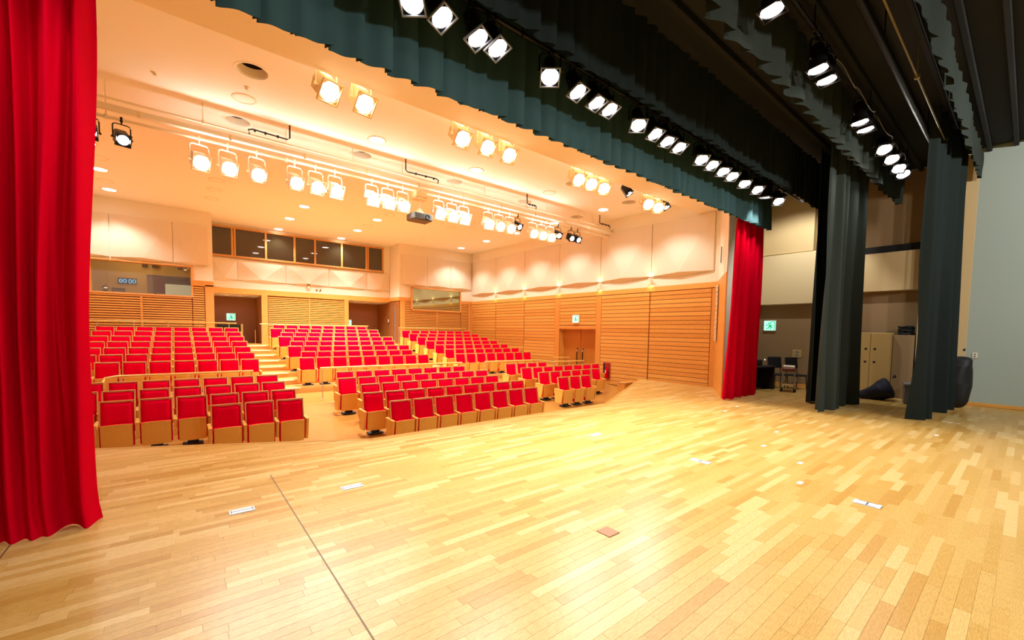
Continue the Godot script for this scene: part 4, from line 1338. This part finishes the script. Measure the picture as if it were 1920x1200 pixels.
func wall_fittings() -> void:
	# cylinder wall lights along the band between wood and white panels
	var sz := [-18.1, -15.72, -13.33, -11.01, -8.7]
	for s in [1.0, -1.0]:
		for i in 5:
			var x := 13.43 if s > 0.0 else -3.13
			var t := thing("wall_sconce", ("small cylindrical wall light on the right wall, %s from the rear" if s > 0.0 else "small cylindrical wall light on the left wall, %s from the rear") % ORD[i], "wall light", Vector3(x, 3.58, sz[i]), 0.0, "wall lights above the slatted wood")
			var b := MB.new()
			b.box(Vector3(-0.012 * s, 0, 0), Vector3(0.024, 0.16, 0.12), Basis(), 0.006)
			b.box(Vector3(-0.05 * s, 0, 0), Vector3(0.07, 0.03, 0.03), Basis(), 0.004)
			obj("backplate", b, M.white_metal, t)
			b = MB.new()
			b.lathe([Vector2(0.055, -0.10), Vector2(0.062, -0.10), Vector2(0.062, 0.10), Vector2(0.055, 0.10)], 18, Transform3D(Basis(), Vector3(-0.11 * s, 0, 0)))
			obj("shade", b, M.white_metal, t)
			b = MB.new()
			b.lathe([Vector2(0.0, 0.07), Vector2(0.053, 0.06)], 14, Transform3D(Basis(), Vector3(-0.11 * s, 0, 0)))
			b.lathe([Vector2(0.053, -0.06), Vector2(0.0, -0.07)], 14, Transform3D(Basis(), Vector3(-0.11 * s, 0, 0)))
			obj("diffuser", b, M.sconce_glow, t)
			spot(t, Transform3D(aim(Vector3(0.12 * s, 1, 0)), Vector3(-0.11 * s, 0.105, 0)), Color(1, 0.93, 0.66), S.sconce, 50.0, 0.6, 0.04)
			spot(t, Transform3D(aim(Vector3(0.12 * s, -1, 0)), Vector3(-0.11 * s, -0.105, 0)), Color(1, 0.93, 0.66), S.sconce * 0.8, 50.0, 0.6, 0.04)
	exit_sign("lit exit sign with running figure above the wooden side doors", Vector3(13.375, 2.26, -12.25), -PI / 2, 0.34)
	exit_sign("lit exit sign glowing in the dark left rear entrance lobby", Vector3(1.98, 2.16, -23.44), 0.0, 0.34)
	exit_sign("lit exit sign at the edge of the right rear entrance lobby", Vector3(7.05, 2.02, -22.6), 0.0, 0.30)
	exit_sign("green lit exit sign on the brown wing wall beside the far red curtain", Vector3(16.165, 2.03, -5.72), -PI / 2, 0.36)
	# fire extinguisher box let into the slatted wall
	var t := thing("extinguisher_box", "red fire extinguisher in a tall red wall box beside the side doors", "fire extinguisher", Vector3(13.345, 0.18, -10.55), -PI / 2)
	var b := MB.new()
	b.box(Vector3(0, 0, -0.02), Vector3(0.34, 0.66, 0.06), Basis(), 0.006)
	obj("box", b, M.red_box, t)
	b = MB.new()
	b.lathe([Vector2(0, -0.24), Vector2(0.055, -0.24), Vector2(0.06, -0.22), Vector2(0.06, 0.06), Vector2(0.03, 0.12), Vector2(0.018, 0.16), Vector2(0, 0.16)], 14, Transform3D(Basis(), Vector3(0.05, -0.04, 0.07)))
	var cyl := obj("cylinder", b, M.velvet_red, t)
	b = MB.new()
	b.tube([Vector3(0.05, 0.12, 0.07), Vector3(0.0, 0.14, 0.09), Vector3(-0.03, 0.05, 0.09), Vector3(-0.02, -0.15, 0.09)], 0.012, 6)
	obj("hose", b, M.black, cyl)
	b = MB.new()
	b.box(Vector3(0.05, -0.02, 0.132), Vector3(0.05, 0.10, 0.004)); b.box(Vector3(-0.02, -0.22, 0.10), Vector3(0.04, 0.05, 0.03), Basis(), 0.005)
	obj("label_plate", b, M.white_metal, cyl)
	b = MB.new()
	b.box(Vector3(-0.11, 0, 0.015), Vector3(0.06, 0.62, 0.01))
	obj("stripe", b, M.vent_dark, t)
	plate("wall_switch", "small white switch plate by the lobby door at the right rear", Vector3(8.905, 2.15, -21.75), -PI / 2, Vector2(0.10, 0.16), M.white_metal, "switch")
	plate("wall_outlet", "pale double outlet plate on the brown wing wall above the cart", Vector3(16.165, 1.10, -4.87), -PI / 2, Vector2(0.26, 0.26), M.board_ply, "outlet")
	plate("wall_outlet", "low pale outlet plate near the wing wall's baseboard", Vector3(16.165, 0.36, -4.45), -PI / 2, Vector2(0.08, 0.12), M.board_ply, "outlet")
	plate("wall_switch", "white switch plate on the grey-green stage wall at far right", Vector3(15.655, 1.27, -0.86), -PI / 2, Vector2(0.09, 0.14), M.white_metal, "switch")
	# little camera and two hooks over the rear wood
	var cm := thing("camera_dome", "small dark dome camera on a stub above the rear slatted wood", "camera", Vector3(4.93, 3.72, -21.62))
	b = MB.new()
	b.lathe([Vector2(0, 0.09), Vector2(0.06, 0.07), Vector2(0.075, 0.0), Vector2(0.06, -0.02), Vector2(0, -0.02)], 14)
	obj("dome", b, M.brown_wood, cm)
	b = MB.new()
	b.box(Vector3(0, -0.10, 0), Vector3(0.10, 0.16, 0.09), Basis(), 0.01)
	obj("mount", b, M.cream_metal, cm)
	for e in [[5.3, "left"], [5.46, "right"]]:
		var hk := thing("wall_hook", "tiny dark hook of a pair above the rear slatted wood, the %s one" % e[1], "hook", Vector3(e[0], 3.52, -21.66))
		b = MB.new()
		b.box(Vector3(0, 0, 0), Vector3(0.05, 0.07, 0.04), Basis(), 0.006)
		b.tube([Vector3(0, 0.02, 0.02), Vector3(0, 0.03, 0.06), Vector3(0, 0.07, 0.07)], 0.01, 6)
		obj("hook", b, M.brown_wood, hk)
	# louvre slot high in the splay and its tiny speaker
	var lg := thing("wall_grille", "narrow grey grille high on the white splay beside the red curtain", "grille", Vector3(12.35, 4.0, -5.74), 0.0)
	lg.basis = Basis(Vector3(-1.95, 0, 1.15).normalized(), Vector3.UP, Vector3(-1.15, 0, -1.95).normalized())
	b = MB.new()
	b.box(Vector3(0, 0, 0.01), Vector3(0.10, 0.46, 0.02), Basis(), 0.004)
	obj("grille_plate", b, M.mid_grey, lg)
	# glass railing and a lit post inside the left lobby
	var gp := thing("glass_door", "dark glass door with a pale post in the left rear lobby", "glass door", Vector3(2.2, 0.955, -22.6))
	b = MB.new()
	b.box(Vector3(-0.35, 0.42, 0), Vector3(0.9, 0.84, 0.02))
	obj("glass_leaf", b, M.dark_glass, gp)
	b = MB.new()
	b.tube([Vector3(0.12, 0, 0), Vector3(0.12, 0.88, 0)], 0.045, 10)
	b.tube([Vector3(0.62, 0, 0.2), Vector3(0.62, 0.62, 0.2)], 0.02, 8)
	obj("post", b, M.brass_rail, gp)
	# control room contents
	var ck := thing("digital_clock", "glowing cyan digital clock on the control room's back wall", "clock", Vector3(-1.5, 3.47, -22.89))
	b = MB.new()
	b.box(Vector3(0, 0, 0.03), Vector3(0.56, 0.24, 0.06), Basis(), 0.01)
	obj("case", b, M.navy, ck)
	for i in 4:
		var tm := TextMesh.new()
		tm.text = "0"
		tm.font_size = 24; tm.pixel_size = 0.009; tm.depth = 0.006
		var fnt := SystemFont.new()
		fnt.font_names = PackedStringArray(["Droid Sans Mono"])
		tm.font = fnt
		mesh_node("digit", tm, M.clock_cyan, ck, Transform3D(Basis(), Vector3(-0.20 + 0.12 * i + (0.04 if i > 1 else 0.0), 0, 0.064)))
	var tv := thing("display_screen", "large dark screen standing at the right of the control room", "screen", Vector3(-0.15, 2.1, -22.65))
	b = MB.new()
	b.box(Vector3(0, 1.30, 0), Vector3(1.5, 0.74, 0.08), Basis(), 0.01)
	obj("screen", b, M.dark_glass, tv)
	b = MB.new()
	b.box(Vector3(-0.5, 0.45, 0), Vector3(0.08, 0.95, 0.06)); b.box(Vector3(0.5, 0.45, 0), Vector3(0.08, 0.95, 0.06)); b.box(Vector3(0, 0.03, 0), Vector3(1.2, 0.06, 0.4), Basis(), 0.01)
	obj("stand", b, M.black, tv)
	var wb := thing("whiteboard", "pale whiteboard in front of the dark control room screen", "whiteboard", Vector3(0.12, 2.1, -22.3))
	b = MB.new()
	b.box(Vector3(0, 0.95, 0), Vector3(0.9, 0.72, 0.03), Basis(), 0.005)
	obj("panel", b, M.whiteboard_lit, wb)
	b = MB.new()
	b.box(Vector3(-0.4, 0.3, 0), Vector3(0.04, 0.62, 0.04)); b.box(Vector3(0.4, 0.3, 0), Vector3(0.04, 0.62, 0.04)); b.box(Vector3(0, 0.02, 0), Vector3(0.9, 0.04, 0.35), Basis(), 0.005)
	obj("stand", b, M.steel, wb)
	for e in [[-0.95, "leftmost"], [-0.65, "middle"], [0.18, "rightmost"]]:
		var sp := thing("ceiling_speaker", "small dark speaker under the control room ceiling, the %s" % e[1], "speaker", Vector3(e[0], 4.5, -22.7))
		b = MB.new()
		b.box(Vector3(0, -0.30, 0), Vector3(0.17, 0.26, 0.15), Basis(), 0.015)
		obj("box", b, M.navy, sp)
		b = MB.new()
		b.tube([Vector3(0, 0, 0), Vector3(0, -0.2, 0)], 0.012, 6)
		obj("bracket", b, M.black, sp)
	var dk := thing("desk_lamp", "small bright desk lamp at the curtain side of the control window", "lamp", Vector3(-2.18, 2.1, -22.0))
	b = MB.new()
	b.tube([Vector3(0, 0, 0), Vector3(0, 0.85, 0), Vector3(0.12, 1.0, 0)], 0.02, 8)
	b.lathe([Vector2(0, 0), Vector2(0.1, 0), Vector2(0.1, 0.02), Vector2(0, 0.02)], 12)
	obj("stand", b, M.black, dk)
	b = MB.new()
	b.lathe([Vector2(0.04, 1.12), Vector2(0.13, 1.0)], 14, Transform3D(Basis(), Vector3(0.12, 0, 0)))
	obj("lamp_shade", b, M.brown_wood, dk)
	b = MB.new()
	b.lathe([Vector2(0.0, 0.99), Vector2(0.05, 1.0), Vector2(0.05, 1.04), Vector2(0.0, 1.06)], 12, Transform3D(Basis(), Vector3(0.12, 0, 0)))
	obj("bulb", b, M.sconce_glow, dk)
	var ds := thing("desk", "brown control desk with dark equipment below the cyan clock", "desk", Vector3(-1.85, 2.1, -22.4))
	b = MB.new()
	b.box(Vector3(0, 0.72, 0), Vector3(1.6, 0.05, 0.6), Basis(), 0.008)
	for sx in [-0.72, 0.72]:
		b.box(Vector3(sx, 0.35, 0), Vector3(0.05, 0.7, 0.5))
	obj("desk_frame", b, M.wood_dark, ds)
	b = MB.new()
	b.box(Vector3(-0.25, 0.93, 0), Vector3(0.12, 0.36, 0.1), Basis(), 0.01); b.box(Vector3(0.12, 0.90, 0), Vector3(0.40, 0.30, 0.12), Basis(), 0.01)
	obj("equipment", b, M.vent_dark, ds)

# ---------------------------------------------------------------- things on the stage and in the wings
func floor_plate(called: String, label: String, cat: String, x: float, z: float, sx: float, sz: float, m: Material, turn := 0.0) -> void:
	var t := thing(called, label, cat, Vector3(x, 0, z), turn)
	var b := MB.new()
	b.box(Vector3(0, 0.003, 0), Vector3(sx, 0.006, sz), Basis(), 0.002)
	obj("cover", b, m, t)
	if cat == "floor socket":
		b = MB.new()
		b.box(Vector3(0, 0.0065, 0), Vector3(sx * 0.84, 0.002, sz * 0.06)); b.box(Vector3(-sx * 0.42, 0.0065, 0), Vector3(sx * 0.03, 0.002, sz * 0.7)); b.box(Vector3(sx * 0.42, 0.0065, 0), Vector3(sx * 0.03, 0.002, sz * 0.7))
		obj("lid_seam", b, M.mid_grey, t)

func tape(label: String, x: float, z: float, sx: float, sz: float) -> void:
	var b := MB.new()
	b.box(Vector3(x, 0.0008, z), Vector3(sx, 0.0016, sz))
	tag(obj("tape_mark", b, M.tape_white), label, "tape", "tape marks on the stage boards")

func wing_things() -> void:
	floor_plate("floor_socket", "silver floor socket plate nearest the big red curtain", "floor socket", 0.43, -4.49, 0.20, 0.11, M.silver_plate)
	floor_plate("floor_socket", "silver floor socket plate beside the long floor joint", "floor socket", 1.43, -4.49, 0.22, 0.11, M.silver_plate)
	floor_plate("floor_socket", "silver floor socket plate alone on the right half of the boards", "floor socket", 5.43, -0.95, 0.13, 0.22, M.silver_plate)
	floor_plate("floor_socket", "pale floor socket plate in the bright middle of the boards", "floor socket", 5.42, -2.68, 0.12, 0.26, M.silver_plate)
	floor_plate("floor_socket", "faint silver floor socket plate near the stage edge", "floor socket", 5.40, -4.45, 0.22, 0.11, M.silver_plate)
	floor_plate("floor_hatch", "square brown wooden hatch in the middle of the stage boards", "floor hatch", 2.83, -2.17, 0.14, 0.14, M.wood_dark)
	tape("white tape strip on the boards just right of the far red curtain", 12.08, -4.26, 0.03, 0.30)
	tape("white tape strip on the boards at the foot of the nearest black drape", 12.12, -0.92, 0.03, 0.26)
	tape("white tape strip on the boards left of the far red curtain", 11.1, -5.3, 0.03, 0.20)
	tape("white tape strip at the foot of the grey-black drape", 12.35, -2.50, 0.03, 0.16)
	for e in [[9.45, -4.16, "pale tape cross left of the far red curtain, nearer the camera"], [10.32, -4.28, "pale tape cross in front of the far red curtain"], [10.3, -0.94, "pale tape cross before the nearest black drape"], [6.46, -1.84, "small white tape tag in the bright middle of the boards"], [8.19, -2.71, "small white tape tag farther back in the middle of the boards"], [6.99, -2.48, "small white tape tag left of the farther one"], [5.58, -1.58, "small white tape tag between the two silver plates"]]:
		tape(e[2], e[0], e[1], 0.11, 0.05)
	# steps from the side stage down to the hall and a doormat
	var st := thing("step_block", "small wooden step block against the slatted wall by the side stage", "steps", Vector3(13.0, -0.45, -9.32))
	var b := MB.new()
	b.box(Vector3(0, 0.15, 0), Vector3(0.7, 0.30, 0.34), Basis(), 0.01)
	obj("body", b, M.wood_wall_deep, st)
	b = MB.new()
	b.box(Vector3(0, 0.315, 0), Vector3(0.74, 0.03, 0.38), Basis(), 0.006)
	obj("tread", b, M.step_wood, st)
	var mt := thing("floor_mat", "reddish brown mat on the hall floor at the stage corner", "mat", Vector3(9.6, -0.56, -8.0), 0.45)
	b = MB.new()
	b.box(Vector3(0, 0.01, 0), Vector3(0.9, 0.02, 0.5), Basis(Vector3.RIGHT, 0.089), 0.004)
	obj("pile", b, M.brown_wood, mt)
	# wheeled cart with a brown top
	var c := thing("cart", "small wheeled steel cart with a brown padded top and white label", "cart", Vector3(14.5, 0, -4.56), 0.3)
	b = MB.new()
	b.box(Vector3(0.05, 0.68, 0), Vector3(0.62, 0.12, 0.34), Basis(), 0.03)
	obj("top", b, M.brown_wood, c)
	b = MB.new()
	b.box(Vector3(0.02, 0.765, 0), Vector3(0.5, 0.03, 0.3), Basis(), 0.01)
	obj("lid", b, M.white_metal, c)
	for sz in [-0.14, 0.14]:
		for sx in [-1, 1]:
			b = MB.new()
			b.tube([Vector3(0.12 * sx, 0.62, sz), Vector3(0.17 * sx, 0.58, sz), Vector3(0.25 * sx, 0.10, sz * 1.2)], 0.014, 8)
			var lg := obj("leg", b, M.steel, c)
			b = MB.new()
			b.lathe([Vector2(0, -0.015), Vector2(0.035, -0.015), Vector2(0.035, 0.015), Vector2(0, 0.015)], 14, Transform3D(Basis(Vector3(0, 0, 1), PI / 2), Vector3(0.25 * sx, 0.037, sz * 1.2)))
			obj("castor", b, M.black, lg)
	b = MB.new()
	b.box(Vector3(-0.05, 0.22, 0), Vector3(0.62, 0.025, 0.3), Basis(), 0.006)
	obj("shelf", b, M.board_ply, c)
	b = MB.new()
	b.box(Vector3(0.18, 0.36, 0.20), Vector3(0.20, 0.14, 0.012), Basis(), 0.003)
	obj("label_plate", b, M.tape_white, c)
	# two dark folding chairs and a dark desk behind the cart
	for e in [[15.1, -5.05, "left", -0.7], [15.35, -4.62, "right", -0.55]]:
		var ch := thing("chair", "dark stacking chair behind the cart in the wing, the %s one" % e[2], "chair", Vector3(e[0], 0, e[1]), e[3])
		b = MB.new()
		b.box(Vector3(0, 0.44, 0), Vector3(0.44, 0.05, 0.42), Basis(), 0.02)
		obj("seat", b, M.black, ch)
		b = MB.new()
		b.box(Vector3(0, 0.82, -0.22), Vector3(0.44, 0.36, 0.05), Basis(Vector3.RIGHT, -0.15), 0.02)
		obj("backrest", b, M.black, ch)
		for sx in [-0.2, 0.2]:
			for sz in [-0.19, 0.19]:
				b = MB.new()
				b.tube([Vector3(sx * 0.95, 0.42, sz * 0.9), Vector3(sx * 1.05, 0.0, sz * 1.05)], 0.012, 6)
				if sz < 0.0:
					b.tube([Vector3(sx * 0.95, 0.42, sz * 0.9), Vector3(sx * 0.95, 0.9, -0.24)], 0.011, 6)
				obj("leg", b, M.black_metal, ch)
	var dk := thing("desk", "dark equipment desk in the shadow beside the far red curtain", "desk", Vector3(14.2, 0, -5.35), -0.2)
	b = MB.new()
	b.box(Vector3(0, 0.72, 0), Vector3(1.0, 0.05, 0.6), Basis(), 0.01)
	obj("top", b, M.vent_dark, dk)
	b = MB.new()
	b.box(Vector3(-0.46, 0.35, 0), Vector3(0.05, 0.70, 0.55)); b.box(Vector3(0.46, 0.35, 0), Vector3(0.05, 0.70, 0.55)); b.box(Vector3(0, 0.45, -0.24), Vector3(0.9, 0.4, 0.03))
	obj("desk_frame", b, M.vent_dark, dk)
	b = MB.new()
	b.box(Vector3(-0.1, 0.84, -0.05), Vector3(0.44, 0.18, 0.32), Basis(), 0.02)
	obj("equipment", b, M.black, dk)
	b = MB.new()
	b.box(Vector3(0.2, 0.93, 0.12), Vector3(0.03, 0.02, 0.01))
	obj("pilot_light", b, M.pilot_white, dk)
	# cabinets, bags and crate in the deep wing
	var cb := thing("cabinet", "tall plain plywood cabinet with finger holes behind the grey-black drape", "cabinet", Vector3(15.72, 0, -2.86))
	b = MB.new()
	b.box(Vector3(0, 0.92, 0), Vector3(0.5, 1.80, 0.86), Basis(), 0.01)
	obj("body", b, M.board_ply, cb)
	for k in 2:
		b = MB.new()
		b.box(Vector3(-0.255, 0.92, -0.215 + 0.43 * k), Vector3(0.02, 1.74, 0.41), Basis(), 0.005)
		var dr := obj("door", b, M.board_ply, cb)
		for yy in [1.35, 0.98]:
			b = MB.new()
			b.lathe([Vector2(0, 0.0), Vector2(0.03, 0.0), Vector2(0.036, -0.006)], 12, Transform3D(Basis(Vector3(0, 0, 1), PI / 2), Vector3(-0.268, yy, -0.1 + 0.2 * k)))
			obj("finger_hole", b, M.vent_dark, dr)
	var c2 := thing("cabinet", "brown side cabinet with loose dark items piled on its top", "cabinet", Vector3(15.9, 0, -2.2))
	b = MB.new()
	b.box(Vector3(0, 0.88, 0), Vector3(0.5, 1.76, 0.44), Basis(), 0.01)
	obj("body", b, M.wing_brown, c2)
	var pile := thing("cable_pile", "heap of dark cable and cloth lying on the brown side cabinet", "cables", Vector3(15.9, 1.76, -2.2))
	b = MB.new()
	for i in 7:
		var pts := []
		for k in 15:
			var a := TAU * k / 14.0
			pts.append(Vector3(0.15 * cos(a) + 0.02 * (i % 3 - 1), 0.02 + 0.035 * i + 0.012 * sin(a * 3.0 + i), 0.16 * sin(a) + 0.015 * (i % 2)))
		b.tube(pts, 0.02, 6)
	obj("coil", b, M.black, pile)
	bag("instrument_bag", "black soft instrument bag lying on the boards before the plywood cabinet", Vector3(14.75, 0, -2.5), 0.0, [[Vector3(-0.05, 0.06, -0.42), 0.09], [Vector3(0, 0.12, -0.22), 0.16], [Vector3(0.05, 0.24, 0.02), 0.25], [Vector3(0.1, 0.36, 0.26), 0.30]], M.navy)
	bag("instrument_bag", "tall black soft bag standing behind the nearest black drape", Vector3(14.85, 0, -1.06), 0.0, [[Vector3(0.02, 0.0, 0), 0.19], [Vector3(0.06, 0.55, 0), 0.23], [Vector3(0.12, 1.0, 0.02), 0.21], [Vector3(0.17, 1.25, 0.03), 0.17]], M.black)
	var cr := thing("crate", "grey plastic crate with a dark handle slot, left of the nearest black drape", "crate", Vector3(14.62, 0, -1.78), 0.2)
	b = MB.new()
	b.prism([Vector2(-0.22, 0), Vector2(0.22, 0), Vector2(0.26, 0.5), Vector2(-0.26, 0.5)], -0.2, 0.2)
	b.box(Vector3(0, 0.5, 0), Vector3(0.56, 0.05, 0.44), Basis(), 0.01)
	obj("body", b, M.plastic_grey, cr)
	b = MB.new()
	b.box(Vector3(-0.245, 0.36, 0), Vector3(0.03, 0.18, 0.06), Basis(), 0.008)
	b.box(Vector3(0.0, 0.36, 0.205), Vector3(0.06, 0.18, 0.02), Basis(), 0.008)
	obj("handle", b, M.black, cr)

func bag(called: String, label: String, at: Vector3, turn: float, blobs: Array, m: Material) -> void:
	# soft bag: rings of changing radius along a bent spine, flattened where it meets the floor
	var t := thing(called, label, "bag", at, turn)
	var b := MB.new()
	var n := blobs.size()
	var fn := func(u: float, v: float) -> Vector3:
		var s := v * (n - 1)
		var i := mini(int(s), n - 2)
		var f := s - i
		f = f * f * (3.0 - 2.0 * f)
		var c: Vector3 = blobs[i][0].lerp(blobs[i + 1][0], f)
		var r: float = lerpf(blobs[i][1], blobs[i + 1][1], f) * pow(clampf(minf(v, 1.0 - v) * 9.0, 0.02, 1.0), 0.5)
		var d: Vector3 = (blobs[n - 1][0] - blobs[0][0]).normalized()
		var s1 := d.cross(Vector3(0, 0, 1)).normalized()
		var s2 := s1.cross(d)
		var a := u * TAU
		var p := c + (s1 * cos(a) + s2 * sin(a)) * r * (1.0 + 0.06 * sin(a * 3.0 + v * 9.0))
		p.y = maxf(p.y, 0.004)
		return p
	b.sheet(28, 24, fn, Vector3(0, 1, 0))
	obj("body", b, m, t)
	b = MB.new()
	var top: Vector3 = blobs[n - 1][0]
	var r2: float = blobs[n - 1][1]
	b.tube([top + Vector3(-r2 * 0.5, r2 * 0.9, 0.02), top + Vector3(-r2 * 0.2, r2 * 1.08, 0.03), top + Vector3(r2 * 0.2, r2 * 1.05, 0.03), top + Vector3(r2 * 0.5, r2 * 0.85, 0.02)], 0.018, 6)
	obj("handle", b, m, t)
